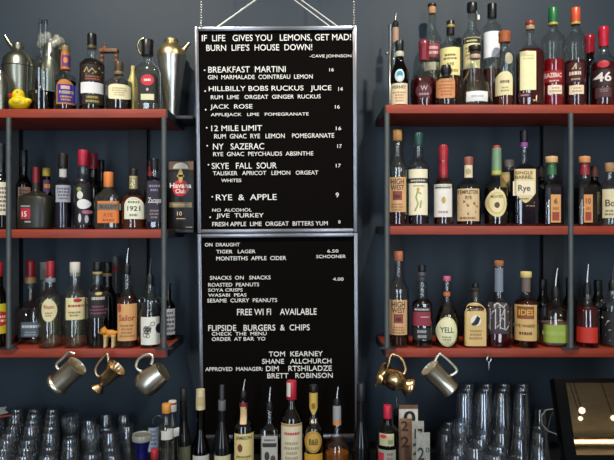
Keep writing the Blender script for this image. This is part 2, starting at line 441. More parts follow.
# ---- left unit, top shelf
bottle('rum_bottle', 'rum bottle with an arched blue label and orange and purple neck foil', 65.5, 21, .045, 'LT', 46, 'clear', 79, 70, 8,
       [('foil', 52, 70, 9, '#c87038'), ('cap', 46, 52, 7, '#b89858')],
       [L(79, 104, 56, 75, '#c07834', 'arch', [('b', 57.5, 73.5, 84, 102.5, '#2c2f86'), ('t', "PUSSER'S", 65.5, 92, 12, 3, '#e8c890'), ('b', 61, 69, 85.5, 89, '#d8a8a0'), ('l', 59, 72, 95, 101, 2, '#d09048')]),
        L(55, 66, 62, 69, '#5a3a80', 'rect', [('o', 65.5, 60, 4, 6, '#d88040')])], ('brown', 82))
bottle('whisky_bottle', 'dark bottle with a broad white band and tall black cap on the top left shelf', 92, 25, .06, 'LT', 45, 'clear', 66, 56, 9.5,
       [('cap', 34, 46, 9, '#121212'), ('ring', 46, 49, 9.5, '#6a5a3a')],
       [L(64, 81, 80, 104, '#1c1714', 'rect', [('s', [[(84, 72), (87, 67), (89, 72), (92, 68), (95, 72), (98, 67), (100, 71)], [(86, 74), (93, 73), (99, 74.5)]], 1.2, '#c8a860'), ('l', 82, 102, 75, 80, 2, '#a05a38')]), L(82, 93, 80, 104, '#e6e4e4'), L(94, 104, 82, 102, '#2a2014', 'rect', [('l', 84, 100, 95, 103, 2, '#a89850')])], ('brown', 60))
bottle('liqueur_bottle', 'squat round bottle with blank cream label over dark liquid', 119, 26, .06, 'LT', 72, 'clear', 84, 76, 9,
       [('cap', 62, 72, 9, '#4c3a2a'), ('ring', 72, 75, 10, '#806848')], [L(84, 99, 108, 130, '#ece4b8', 'round', [('l', 111, 127, 87, 96, 4, '#b8a878')])], ('brown', 99))
bottle('liqueur_bottle', 'clear bottle with black arched label, red dot and brass ring on black cap', 147.5, 25, .06, 'LT', 55, 'clear', 72, 60, 10,
       [('cap', 40, 56, 12, '#141212')],
       [L(70, 103, 138, 157, '#141210', 'arch', [('o', 147.5, 80, 13, 11, '#c42030'), ('l', 142.5, 152.5, 78, 82, 1, '#f0d8c8'), ('b', 141, 154, 94, 100, '#d8d4a8'), ('o', 147.5, 89.5, 2.5, 3, '#c8b8a0')])], ('pale', 70), (3.5, .8),
       extra=loop_handle([(148, 40.5), (143, 38.5), (139, 40.5), (137.5, 46), (138.8, 51.5), (142.5, 55.5)], 1.2, chrome('#c8bc90', .25), 'ring_handle'))
def twin(t, bd, hx, hz, k):
    for i, px in enumerate((40.8, 45.8)):
        n = part('tall_neck', *lathe([(2.2 * k, hz(57)), (2.0 * k, hz(50)), (2.0 * k, hz(22)), (2.3 * k, hz(21.4))], 16, (hx(px), 0)), GL['clear'], t)
        part('stopper', *lathe([(0, hz(24)), (1.6 * k, hz(24)), (1.7 * k, hz(20)), (0, hz(19.5))], 14, (hx(px), 0)), mat('#16202c', .3), n)
bottle('twin_neck_decanter', 'clear glass decanter with two tall thin necks beside the rubber duck', 43, 29, .09, 'LT', 57, 'clear', 66, 57, 12, [], (), ('black', 93), p=1.3, extra=twin, cat='decanter')
bottle('banana_bottle', 'pale yellow opaque flask behind the black arched label bottle', 133, 13, .145, 'LT', 71, 'ceramic', 96, 82, 5, [('cap', 66, 72, 4, '#d8c878')], (), prof=[(110, 10), (100, 12), (90, 12), (80, 9), (74, 5), (70, 4)])

# ---- left unit, middle shelf
bottle('spirit_bottle', 'black bottle with cream label at the far left of the middle shelf', 1.5, 16, .06, 'LM', 163, 'black', 183, 172, 7, [('cap', 144, 164, 7, '#16181a')], [L(182, 215, -6, 8.2, '#e4dcc4', 'rect', [('l', -4, 7, 186, 212, 6, '#7a6a50')])])
bottle('liqueur_bottle', 'dark bottle with dusty pink label behind the squat black jug', 24, 15, .16, 'LM', 166, 'dgreen', 186, 174, 6, [('cap', 150, 167, 7, '#15181c')], [L(187, 199, 18, 29, '#a07868', 'rect', [('l', 19, 28, 189, 198, 3, '#5a3834')])])
bottle('stoneware_bottle', 'squat matte black bottle with small square red label', 36, 33, .065, 'LM', 182, 'matteblack', 198, 190, 6.5, [('foil', 167, 183, 6.5, '#7c1c26')],
       [L(208, 219, 20.5, 30.5, '#b42434', 'rect', [('t', '15', 24.5, 214, 5, 5.5, '#f0d8d8')]), L(205.3, 207, 20.5, 30.5, '#90908a'), L(221, 222.5, 25, 31, '#a8a8a0')], p=.8, sec=(3, .8))
bottle('liqueur_bottle', 'small bottle with yellow cap and purple orange neck label behind black jug', 46.5, 14, .155, 'LM', 176, 'dark', 200, 190, 7.5, [('cap', 168, 177, 7.5, '#b49c3c')], [L(180, 197, 42.8, 50.2, '#5c3a6c', 'shield', [('b', 44, 49, 184, 188, '#c88a40')])])
bottle('gin_bottle', 'slim clear bottle with silver neck label and black cap', 63, 16.5, .06, 'LM', 167, 'clear', 186, 178, 8,
       [('cap', 154, 168, 9.5, '#1c1814')], [L(169, 177, 59.3, 66.7, '#c0bcb4'), L(185, 202, 55.5, 70.5, '#a8a8b0', 'rect', [('l', 57, 69, 187, 200, 4, '#606070')])], ('purple', 203))
bottle('vodka_bottle', 'bottle with red cap and splashed black and white label', 83, 18, .06, 'LM', 165, 'clear', 186, 172, 8.5,
       [('cap', 150, 166, 9.5, '#b02038')], [L(184, 225, 75, 91, '#15151a', 'rect', [('o', 80, 195, 6, 8, '#d8d8c8'), ('o', 83, 204, 12, 10, '#e4e4e0'), ('o', 79, 189, 5, 4, '#8a9a40'), ('o', 86, 212, 8, 4, '#b06880'), ('o', 80, 218, 3, 9, '#c8c8c8'), ('o', 86, 219, 3, 8, '#b8b8c0')])], ('purple', 180))
bottle('vermouth_bottle', 'dark bottle with red cap standing behind the splashed label bottle', 93, 17, .15, 'LM', 168, 'dgreen', 190, 176, 8.5, [('cap', 153, 169, 9, '#8c1a2c')])
bottle('bitters_bottle', 'small plain black bottle behind the orange label bottle', 101, 11, .22, 'LM', 172, 'black', 192, 178, 7, [('cap', 160, 173, 7, '#16161a')])
bottle('bourbon_bottle', 'square olive glass bottle with orange label and orange cap', 108.5, 25, .06, 'LM', 186, 'grey', 198, 187, 9,
       [('cap', 172, 187, 9.5, '#d87e3c')], [L(201, 223, 97.5, 120, '#d87a38', 'rect', [('b', 97.5, 120, 203.5, 210, '#6c6458'), ('t', 'BULLEIT', 108.5, 206.8, 17, 3.4, '#2c2218'), ('t', 'RYE', 108.5, 215, 9, 3.5, '#a85020'), ('l', 101, 116, 218, 222, 1, '#a85020')])], ('olive', 260) if 0 else None, (5, .75), p=.8)
bottle('tequila_bottle', 'round shouldered bottle with white arched label and foil neck', 133.5, 24, .06, 'LM', 178, 'clear', 202, 188, 9,
       [('foil', 176, 189, 8.5, '#b8a878'), ('cap', 169, 176.5, 7.5, '#231c18')], [L(197, 219, 124, 143, '#e8e6d0', 'arch', [('t', '1921', 133.5, 208.5, 12, 5, '#3a4a40'), ('l', 127, 140, 200, 204, 1, '#88886a'), ('l', 128, 139, 213, 217, 1, '#88886a')])], ('amber', 196), p=1.2)
bottle('rum_bottle', 'dark purple bottle with silver script beside the left unit post', 154.5, 17, .06, 'LM', 170, 'clear', 182, 176, 9,
       [('cap', 159, 171, 8.5, '#15161a')], [L(181, 222, 147, 162, '#262030', 'rect', [('t', 'Zacapa', 154.5, 201, 13, 7, '#d0c8c8'), ('l', 149, 160, 184, 192, 2, '#8a8098'), ('l', 149, 160, 209, 219, 3, '#8a7a70')])], ('purple', 178), (4, .9))
bottle('aperitif_bottle', 'bottle with red neck strip behind the silver script bottle', 150.5, 12, .155, 'LM', 176, 'dark', 190, 182, 6, [('cap', 160, 166, 5.5, '#46141a'), ('foil', 166, 178, 5.5, '#a02030')])

# ---- left unit, bottom shelf
bottle('whisky_bottle', 'green bottle with yellow label at the far left of the bottom shelf', -1, 17, .044, 'LB', 276, 'dgreen', 300, 284, 7.5, [('cap', 262, 277, 7.5, '#9c2028')], [L(304, 334, -9, 7.2, '#d4c028', 'rect', [('o', 0, 319, 11, 15, '#c42a24'), ('l', -4, 4, 315, 323, 2, '#f0d8b0')])])
bottle('whiskey_bottle', 'square clear bottle with red wax top and cork collar', 30.5, 27, .125, 'LB', 276, 'clear', 308, 299, 7,
       [('wax', 260, 276, 9, '#a01c26'), ('ring', 277, 283, 11, '#b88a5c')], [L(322, 337, 21, 40, '#54606c', 'rect', [('l', 22, 39, 324, 329, 1, '#c8d0d8'), ('l', 22, 39, 331, 336, 2, '#98a0a8')]), L(284, 288, 27.3, 33.7, '#3c5448')], ('brown', 335), (5, .9), p=.7)
bottle('rum_bottle', 'clear bottle with white cap behind the oval label bottle', 44, 17, .22, 'LB', 278, 'clear', 302, 288, 7, [('cap', 262, 279, 7.5, '#d4d4cc')], (), ('pale', 310))
bottle('rum_bottle', 'clear bottle with oval cream label, red script and red cap', 50.5, 23, .044, 'LB', 276, 'clear', 298, 286, 9,
       [('cap', 261, 278, 7.5, '#a42430'), ('ring', 278, 282, 10, '#8c9498')], [L(299, 322, 41.5, 55.5, '#e6d8a8', 'oval', [('t', 'Rhum', 48.5, 307, 9, 4, '#b03024'), ('l', 45, 52, 312, 317, 2, '#8a7a50')])], ('pale', 296))
bottle('rum_bottle', 'clear bottle with white cap and cream label printed in red', 75, 22, .044, 'LB', 272, 'clear', 296, 284, 10,
       [('cap', 262, 273, 10, '#d8d4c8'), ('ring', 273, 276, 9.5, '#b0a890')], [L(298, 320, 65.5, 85, '#e6d8a4', 'rect', [('l', 66, 84, 304, 308, 1, '#a8342c'), ('o', 77, 300.5, 7, 4, '#b03030'), ('l', 68, 80, 311, 317, 2, '#8a7850')])], ('pale', 292))
bottle('rum_bottle', 'dark rum bottle with black cap and silver lettered black label', 97.5, 22, .044, 'LB', 271, 'clear', 297, 283, 9,
       [('cap', 262, 271.5, 9.5, '#101012'), ('ring', 271.5, 274, 9.5, '#b09858')], [L(292, 318, 87.5, 107.5, '#1d181a', 'rect', [('l', 89, 106, 296, 301, 1, '#c8c0b0'), ('o', 98, 293.8, 6, 3, '#b8a060'), ('l', 89, 106, 305, 315, 3, '#7c4858')])], ('black', 285))
bottle('rum_bottle', 'black capped dark bottle behind the silver lettered rum bottle', 107.5, 18, .155, 'LB', 273, 'dark', 298, 284, 8.5, [('cap', 262, 274, 8.5, '#101012'), ('ring', 273, 276, 9, '#9a8450')])
bottle('sherry_bottle', 'tall dark bottle with grey and red banded neck', 115.5, 14, .225, 'LB', 292, 'dark', 306, 294, 8, [('foil', 256, 293, 8, '#5a5a5c')], [L(266, 271, 111.6, 119.4, '#a02c34')])
bottle('spiced_rum_bottle', 'amber bottle with peach label and steel pourer beside the cat figurine', 127, 21.5, .044, 'LB', 274, 'clear', 302, 286, 9,
       [('pourer', 248, 275, 7.5, 'steel', 1.5)], [L(304, 341, 117, 135.5, '#d8a468', 'rect', [('t', 'Sailor', 126.5, 318, 15, 6, '#a4402c'), ('o', 119.5, 308, 4, 9, '#b85040'), ('l', 119, 134, 324, 338, 4, '#a87048')])], ('darkamber', 296), p=.9)
T = []
rk = random.Random(3)
for a in range(13):
    x, y = 147.5 + rk.uniform(-3, 3), 329 + rk.uniform(-6, 6); st = [(x, y)]; th = a * 2.4; tw = rk.choice((-1, 1)) * rk.uniform(.35, .6)
    for q in range(9): th += tw * (1 + q * .06); x += 1.25 * math.cos(th); y += 1.4 * math.sin(th); st.append((min(156, max(142, x)), min(343, max(319, y))))
    T.append(st)
def rings(xs, py, rr):
    def f(t, bd, hx, hz, k):
        for x in xs:
            c = (hx(x), 0, hz(py)); part('ring_handle', *tube([(c[0] + rr * k * math.cos(a), 0, c[2] + rr * k * math.sin(a)) for a in [i * math.pi / 8 for i in range(16)]], .9 * k, 8, closed=True), GL['clear'], t)
    return f
bottle('black_rum_bottle', 'jug shaped rum bottle with white ink drawn label and black pourer', 150, 21.5, .044, 'LB', 285, 'clear', 310, 288, 9,
       [('pourer', 258, 286, 8, 'black', 1.5)], [L(317, 345, 140.3, 159.7, '#e6e4d8', 'rect', [('s', T, .6, '#2c2a28'), ('o', 158, 329, 6, 10, '#1c1a1c')])], ('black', 318), prof=[(347, 21), (316, 21.5), (310, 20), (307, 17), (303, 18.5), (298, 16), (294, 11), (289, 9), (284, 9)],
       extra=rings((142, 158.5), 300.5, 2.8))
bottle('bitters_bottle', 'dark bottle with narrow white label behind the left unit post', 168, 15, .2, 'LB', 290, 'dark', 308, 298, 6, [('cap', 283, 291, 6, '#16161a')], [L(309, 335, 165, 174.5, '#b8b8bc', 'rect', [('l', 166, 174, 311, 333, 5, '#50505a')])])

# ---- right unit, top shelf
bottle('amaro_bottle', 'dark green bottle with cream label and round blue emblem', 399.5, 18, .06, 'RT', 56, 'dgreen', 74, 57, 7.5,
       [('cap', 41, 52, 8.5, '#111214'), ('ring', 52, 57, 9, '#b8b4a0')], [L(83, 104, 391, 408, '#dcccaa', 'rect', [('t', 'FERNET', 399.5, 87, 13, 3, '#4a3a2a'), ('l', 393, 406, 91, 102, 4, '#b88a5c')]), L(69, 82, 395, 404.5, '#b8ccd0', 'oval', [('o', 399.8, 74, 6, 6, '#3c90a8'), ('o', 399.8, 78, 4, 5, '#dce4e4')])], p=.8)
bottle('clear_spirit_bottle', 'tall clear bottle with brown neck strip behind the dark green bottle', 395.5, 14, .165, 'RT', 26, 'clear', 62, 48, 7, [('pourer', 13, 27, 6, 'steel', 1)], [L(27, 42, 392.7, 399, '#a88874')])
bottle('brandy_decanter', 'bell shaped decanter of dark red liquor with red wax stopper', 424, 27, .11, 'RT', 50, 'clear', 82, 58, 8,
       [('wax', 40.5, 60, 10.5, '#7c2430')], [L(83, 98, 416, 432, '#4c1a20', 'oval', [('t', 'W', 424, 88, 7, 5, '#b89aa0'), ('l', 418, 430, 92, 96, 1, '#a08088')])], ('darkred', 80), prof=[(104, 26), (98, 27.5), (84, 27.5), (79, 25.5), (74, 20), (69, 13.5), (64, 10), (60, 8.5), (49, 8.5)])
bottle('rye_bottle', 'clear bottle with corked neck and red label behind the decanter of red liquor', 432, 18, .21, 'RT', 13, 'clear', 41, 26, 7,
       [('cork', 6, 14, 7.5, '#b8885c'), ('cap', 4, 7, 8.5, '#1a1612')], [L(43, 57, 424, 440, '#8c3440', 'rect', [('l', 425, 439, 45, 55, 2, '#d4b8b0')]), L(62, 70, 425, 439, '#b0a890')], ('pale', 56))
bottle('bourbon_bottle', 'squat round bottle with peach label and glossy black round stopper', 446, 21, .045, 'RT', 77, 'clear', 82, 76, 9,
       [('ball', 64.5, 77, 11.5, '#161214')], [L(78, 98, 436.5, 455.5, '#d09060', 'round', [('l', 439, 454, 80, 96, 5, '#a8683c')])], ('brown', 80), p=.7)
bottle('whisky_bottle', 'clear bottle with pale yellow label and black gold cap', 450.5, 22, .15, 'RT', 34, 'clear', 49, 38, 8,
       [('cap', 21, 35, 8, '#1c1814'), ('ring', 25, 28, 8.3, '#a48c40')], [L(47, 75, 440.5, 460.5, '#e8dc98', 'rect', [('l', 443, 458, 53, 60, 2, '#6c5c34'), ('t', 'RYE', 450.5, 64, 7, 3, '#6c5c34'), ('l', 442, 459, 68, 73, 1, '#a89450')])], ('amber', 76))
def hangtag(t, bd, hx, hz, k):
    part('hang_tag', *merge([tube([(hx(475), -.012, hz(11)), (hx(477), -.016, hz(17))], .0006, 6), box(hx(476.3), hx(478.4), -.018, -.017, hz(21), hz(16.5))]), mat('#e4e0d4', .6), t)
bottle('whiskey_bottle', 'tall bottle with dark banded cream label and tag hanging from black cap', 472, 19, .155, 'RT', 11, 'clear', 38, 26, 8,
       [('cap', 3, 12, 10, '#141414')], [L(37, 68, 463.5, 480.5, '#e0d49c', 'rect', [('b', 463.5, 480.5, 37.5, 43, '#2c2820'), ('l', 465, 479, 39, 42, 1, '#d4c890'), ('l', 466, 478, 46, 60, 4, '#a8905c')])], ('amber', 60), extra=hangtag)
bottle('tequila_decanter', 'bell shaped clear decanter with plain white label and cork stopper', 475, 30, .055, 'RT', 54, 'clear', 82, 60, 9,
       [('cap', 46, 51, 13, '#1c1612'), ('cork', 51, 55, 10, '#3a2a1c'), ('ring', 55, 59, 10.5, '#b8a08c')], [L(91, 101, 467.5, 488.5, '#ecebea', 'rect', [('l', 471, 484, 94, 98, 1, '#b8b4b0')])], ('pale', 86), prof=[(106, 28), (100, 30), (88, 29), (81, 25), (75, 17), (68, 11), (60, 9), (53, 8.5)])
bottle('gin_bottle', 'clear bottle with plain bright white label and tall black cap', 492, 18, .155, 'RT', 17, 'clear', 29, 20, 8, [('cap', 4, 18, 9, '#101012')], [L(31, 57, 484, 500, '#f2f2f4')], ('amber', 70))
bottle('whiskey_bottle', 'broad shouldered bottle with amber wax cap and slanted cream label', 504.5, 20, .06, 'RT', 40, 'clear', 60, 48, 9,
       [('wax', 31.5, 42, 12, '#a85c34')], [L(71, 95, 497.5, 513, '#e4d8a8', 'arch', [('l', 499, 511, 79, 84, 1, '#5c5434'), ('l', 500, 510, 86, 92, 2, '#a89868')]), L(52, 64, 505, 513, '#a8a488', 'oval')], ('amber', 84), p=1.2)
bottle('whisky_bottle', 'flat sided red whisky bottle with long cream label and rounded stopper', 530, 27, .04, 'RT', 26, 'clear', 56, 41, 8,
       [('ball', 20.5, 27, 9, '#8c3c28'), ('ring', 26, 30, 9, '#a89070')], [L(51, 90, 521, 536, '#e8e0ae', 'rect', [('l', 523, 534, 54, 60, 2, '#c8b880')]), L(93, 97, 520, 530, '#4c1418', 'rect', [('l', 521, 529, 94, 96, 1, '#c8a8a8')])], ('darkred', 50), (3, .7), p=1.0)
bottle('rye_bottle', 'red rye bottle with green cap and white script', 553, 22, .07, 'RT', 24, 'clear', 40, 28, 8.5,
       [('cap', 8, 25, 9, '#1c6a38'), ('ring', 23, 25.5, 9.3, '#b8a850')], [L(85, 94, 549, 562, '#e8d8c0', 'rect', [('l', 550, 561, 86.5, 92.5, 2, '#b89878')]), L(70, 82, 546, 562, '#981018', 'rect', [('t', 'SAZERAC', 554, 75, 15, 4.5, '#ecd8d0'), ('l', 549, 560, 79.5, 82, 1, '#d8b0a8')])], ('red', 61))
bottle('rye_bottle', 'dark red rye bottle with orange cap and printed crest', 575.5, 21, .06, 'RT', 24, 'clear', 42, 28, 8.5,
       [('cap', 8, 25, 9, '#c8502c'), ('ring', 22.5, 25, 9.3, '#b89c50')], [L(85, 94, 571, 584, '#e4d4b4', 'rect', [('l', 572, 583, 86.5, 92.5, 2, '#b89878')]), L(62, 82, 568, 584, '#3c1014', 'rect', [('s', [[(576, 63.5), (573, 69)], [(576, 63.5), (580, 69)], [(576, 65), (576, 69)]], 1.2, '#c8b090'), ('l', 569, 583, 70, 76, 1, '#dcc8a8'), ('l', 571, 581, 77.5, 80.5, 1, '#b89878')])], ('darkred', 62))
bottle('bourbon_bottle', 'dark bottle with red wax top behind the bottle with large white number', 589.5, 16, .155, 'RT', 46, 'dark', 72, 58, 8, [('wax', 35, 53, 10, '#98182c')])
bottle('bourbon_bottle', 'broad dark red bottle with large white number and dripping red wax cap', 603.5, 25, .06, 'RT', 44, 'clear', 66, 50, 9,
       [('wax', 27, 46, 10, '#b01c30')], [L(69, 86, 594, 613, '#2c1016', 'rect', [('t', '46', 604, 76.5, 14, 9.5, '#dcd4d0')]), L(60, 67.5, 599, 609, '#b01c30', 'oval'), L(87, 97, 598, 611, '#4c2a2c', 'rect', [('l', 600, 609, 88, 92, 2, '#8a7070')])], ('darkred', 64))

# ---- right unit, middle shelf
HW = lambda cx, y0: [L(y0, y0 + 35, cx - 9, cx + 9, '#d4a878', 'rect', [('t', 'HIGH', cx, y0 + 4.5, 13, 6, '#4a2c1c'), ('t', 'WEST', cx, y0 + 10.5, 13, 5, '#4a2c1c'), ('b', cx - 4.5, cx + 4.5, y0 + 14, y0 + 23, '#8c3c2c'), ('o', cx, y0 + 19.5, 6, 4, '#4c2018'), ('l', cx - 7, cx + 7, y0 + 26, y0 + 34, 3, '#a87448')])]
bottle('whiskey_bottle', 'corked bottle with tan label and dark red square on the middle right shelf', 397.5, 20, .06, 'RM', 141, 'clear', 169, 152, 7.5, [('cork', 130, 141, 9, '#b8884c')], HW(397.5, 177), ('darkamber', 212))
bottle('whiskey_bottle', 'bottle with green cap and tall cream label below a dark band', 418.5, 21, .06, 'RM', 145, 'clear', 168, 155, 8.5,
       [('cap', 133, 146, 9, '#244c44')], [L(169, 178, 409, 428, '#e8e0c0'), L(178.2, 182.6, 409, 428, '#2c2c3c', 'rect', [('l', 410, 427, 179, 182, 1, '#c8c0a8')]), L(183, 215, 409, 428, '#ece4c4', 'rect', [('s', [[(418, 190), (416, 197), (418, 204), (415, 211)], [(416, 197), (421, 201), (420, 208)], [(418, 192), (421, 194)]], 1.6, '#98a058'), ('o', 418, 189.5, 3, 4, '#c8a050'), ('l', 411, 427, 184.5, 187, 1, '#a8a078')])], ('purple', 168))
bottle('bourbon_bottle', 'bourbon bottle with long red wax neck and white label', 443.5, 20, .06, 'RM', 160, 'clear', 187, 174, 8.5,
       [('wax', 145, 177, 9, '#a42a34')], [L(184, 217, 434.5, 452.5, '#e4e0d8', 'rect', [('l', 436, 451, 186, 189, 1, '#5c4a3c'), ('o', 443.5, 200, 4, 7, '#b8a050'), ('l', 437, 450, 210, 214, 1, '#a89888')])], ('darkamber', 180))
bottle('rye_bottle', 'bottle with tan figured label, white neck label and brick red cap', 468.5, 24, .06, 'RM', 165, 'clear', 188, 177, 9,
       [('cap', 157, 166, 9, '#98564a')], [L(165, 177.5, 464.2, 472.8, '#e0d4b4', 'rect', [('o', 468.5, 171.5, 5, 6, '#b8a070')]), L(188.5, 221, 457.5, 480, '#d8bc90', 'rect', [('t', 'TEMPLETON', 468.5, 192, 19, 4, '#5a3c28'), ('t', 'RYE', 468.5, 197.5, 6, 3.5, '#5a3c28'), ('s', [[(459, 203), (464, 201), (468, 206), (474, 203), (478, 207)], [(462, 210), (468, 214), (476, 212)]], 2.2, '#8a5c40'), ('l', 460, 477, 216, 220, 1, '#8a6848')])], ('brown', 188))
bottle('rye_bottle', 'green foiled bottle with oval cream label and red tip', 496.5, 25, .06, 'RM', 165, 'clear', 189, 174, 9.5,
       [('foil', 148, 175, 9.5, '#7c9c7c'), ('cap', 145.5, 149, 7, '#b83c38'), ('ring', 170, 175.5, 10, '#c8b848')], [L(189, 217, 487, 507, '#e4d49c', 'oval', [('o', 497, 203, 15.5, 22, '#d4bc74'), ('o', 497, 203, 13.5, 19, '#e6d8a8'), ('o', 497, 205, 5, 6, '#5c4424'), ('t', "MICHTER'S", 497, 196.5, 11, 3, '#5c4424')])], ('brown', 188))
bottle('bourbon_bottle', 'bottle with cream label half hidden behind the oval label bottle', 508.5, 18, .16, 'RM', 166, 'clear', 174, 170, 9, [('cap', 160, 167, 11, '#a89484')], [L(172, 192, 500.5, 516.5, '#d8b87c')], ('darkamber', 180))
bottle('bourbon_bottle', 'tall square bottle with black stopper, purple ring and script rye label', 524, 25, .06, 'RM', 143, 'clear', 170, 163, 7,
       [('cap', 131, 142, 8, '#15151a'), ('ring', 142.5, 147.5, 7.5, '#885090')], [L(169, 203, 512.5, 535.5, '#e2cc94', 'shield', [('t', 'SINGLE', 524, 172.8, 17, 3.4, '#5c4020'), ('t', 'BARREL', 524, 177.2, 17, 3.4, '#5c4020'), ('b', 514, 534, 181, 195.5, '#ece0c0'), ('t', 'Rye', 524, 189, 12, 8, '#4c3c2c'), ('l', 518, 530, 197.5, 200, 1, '#8a6c44')])], ('purple', 168), (6, .9), p=.6)
bottle('bourbon_bottle', 'dark bottle with small cream label between the two square bottles', 541, 14, .16, 'RM', 176, 'dark', 186, 180, 6.5, [('cap', 166, 177, 7, '#2c2620')], [L(199, 211, 536, 546, '#a8946c')])
LB6 = lambda xa: [L(194.5, 222.5, xa, xa + 10, '#d89c5c', 'rect', [('t', '6', xa + 5, 201, 3.5, 5.5, '#5c3418'), ('l', xa + 1.5, xa + 8.5, 206, 211, 1, '#a86838'), ('b', xa + 1.5, xa + 8.5, 212, 220.5, '#9c4030')])]
bottle('bourbon_bottle', 'square dark bottle with green collar, pale wood cap and narrow orange label', 551.5, 22, .06, 'RM', 166, 'clear', 186, 178, 9.5,
       [('cap', 156.5, 163, 12, '#dcae7c'), ('foil', 163, 175, 9.5, '#3c6a44')], LB6(550.5), ('purple', 188), (6, .95), p=.6)
bottle('bourbon_bottle', 'square dark bottle with red collar, orange cap and narrow orange label', 584.5, 21, .06, 'RM', 166, 'clear', 186, 178, 9,
       [('cap', 156.5, 163, 11, '#d8945c'), ('foil', 163, 175, 9, '#983038')], [L(194.5, 222.5, 583.5, 592.5, '#d89458', 'rect', [('t', '10', 588, 201, 5, 5.5, '#5c3418'), ('l', 585, 591, 206, 211, 1, '#a86838'), ('b', 585, 591, 212, 220.5, '#9c4030')])], ('black', 188), (6, .95), p=.6)
bottle('bourbon_bottle', 'dark bottle with brown cap behind the red collared square bottle', 594.5, 15, .16, 'RM', 176, 'dark', 188, 180, 7, [('cap', 166, 177, 7.5, '#5c3428')], [L(192, 214, 590, 600, '#8c7858')])
bottle('whiskey_bottle', 'clear corked bottle with cream label at the right end of the middle shelf', 609.5, 20, .06, 'RM', 171, 'clear', 190, 178, 8, [('cork', 163, 172, 9, '#a8845c')], [L(189, 218, 605, 619, '#dcd0a8', 'rect', [('t', 'Bo', 610.5, 203, 8, 7, '#5c4c34'), ('l', 606, 618, 209, 216, 2, '#8a7a58')])], ('pale', 200))

# ---- right unit, bottom shelf
bottle('whiskey_bottle', 'corked bottle with tan label and dark red square on the bottom right shelf', 398.5, 21, .05, 'RB', 261, 'clear', 291, 274, 7.5, [('cork', 251, 261, 9, '#b8704c')], HW(398.5, 300), ('darkamber', 335))
bottle('bourbon_bottle', 'dark ribbed neck bottle with maroon banded label', 422, 20, .044, 'RB', 282, 'clear', 304, 296, 9,
       [('cap', 265, 272, 7.5, '#16161a'), ('ring', 272, 276, 8.5, '#4c4c50'), ('ring', 277, 281, 9, '#3c3c40')], [L(307, 312, 413.3, 430.7, '#22191c', 'rect', [('l', 414, 430, 308, 311, 1, '#c8c0b8')]), L(312, 326, 413.3, 430.7, '#8c2c3c', 'rect', [('l', 420, 430, 316, 318, 1, '#d0a8a8')]), L(328, 340, 413.3, 430.7, '#1c1a1c', 'rect', [('l', 415, 429, 329, 339, 2, '#9c9c9c')])], ('black', 300), (3, .9))
bottle('whiskey_bottle', 'round bodied dark bottle with oval cream label and pink cap', 447, 24, .044, 'RB', 281, 'clear', 318, 300, 7.5,
       [('cap', 276, 281, 7.5, '#d0607c')], [L(317, 347, 436.3, 457.7, '#dcd8a4', 'oval', [('o', 447, 332, 19, 26, '#e8e4b8'), ('t', 'YELL', 447, 330, 13, 5.5, '#4c5444'), ('l', 441, 453, 336, 341, 2, '#8a8a68')]), L(292, 296, 443.8, 450.2, '#c87038')], ('brown', 306), prof=[(347, 20), (341, 23), (330, 24), (318, 22.5), (309, 17), (303, 10), (298, 7.5), (280, 7.5)])
bottle('rye_bottle', 'flat tan labelled flask bottle with round black and white emblem', 475.5, 25, .044, 'RB', 297, 'clear', 308, 300, 9,
       [('cap', 283, 288, 6.5, '#1a1614'), ('cork', 288, 291, 9.5, '#2c241c'), ('ring', 291, 300, 8, '#3a3836')], [L(303, 346, 464.8, 486.2, '#d8b878', 'arch', [('o', 475.8, 320.5, 10.5, 11, '#e8e4dc'), ('s', [[(472, 325), (475, 322), (478, 316.5), (479, 318), (477, 323), (474, 325)]], 2.6, '#22201c'), ('l', 468, 483, 307, 312, 1, '#5c4424'), ('l', 469, 482, 329, 340, 3, '#a8844c')])], ('darkamber', 305), (5, .7), p=.7)
SQ = [[(490 + 3 * i + math.sin(i * 2 + j) * 1.5, 306 + 7 * j + 3 * math.sin(i * 1.7 + j * 2)) for i in range(7)] for j in range(4)] + [[(491 + 4.5 * j, 305 + i * 4) for i in range(7)] for j in range(4)]
bottle('rye_bottle', 'broad bottle with white ink sketch print and very long corked neck', 499, 24, .044, 'RB', 266, 'clear', 306, 296, 9.5,
       [('cork', 260.5, 266, 9, '#a86c44')], [L(303, 334, 489.5, 509, '#3c3034', 'rect', [('s', SQ, .9, '#c8c4c4')]), L(268, 292, 494.8, 503.4, '#7c8494')], ('darkred', 333), (3, .9), p=.6)
bottle('whiskey_bottle', 'bottle with pale yellow cork, grey neck label and tan front label', 526, 25, .044, 'RB', 277, 'clear', 304, 293, 9.5,
       [('cork', 271.5, 277.5, 11, '#dcc87c')], [L(278, 292, 521.4, 530.6, '#706058'), L(305, 341, 515, 537.3, '#d8b070', 'rect', [('b', 519, 534, 306.5, 319, '#8a4a2c'), ('t', 'IDES', 526.5, 312.5, 13, 6, '#d8b040'), ('t', 'RYE WHISKEY', 526, 326, 19, 3, '#6c4a2c'), ('l', 517, 535, 331, 336, 1, '#6c4a2c')])], ('darkamber', 300))
bottle('syrup_bottle', 'wide clear bottle with lime green label band and steel pourer', 555.5, 28.5, .066, 'RB', 298, 'clear', 310, 298, 9, [('pourer', 268, 300, 8.5, 'steel', 2)], [L(325, 343, 541.3, 569.7, '#98ac48', 'rect', [('l', 545, 566, 330, 337, 1, '#a8b860')])], ('pink', 322), (3, .9), p=.6)
bottle('syrup_bottle', 'clear bottle with scarlet label band and steel pourer', 587, 23, .044, 'RB', 294, 'clear', 310, 296, 8, [('pourer', 264, 297, 8, 'steel', 1.5)], [L(327.5, 343, 575.8, 598.2, '#c8301f', 'rect', [])], ('darkred', 306), p=.8)
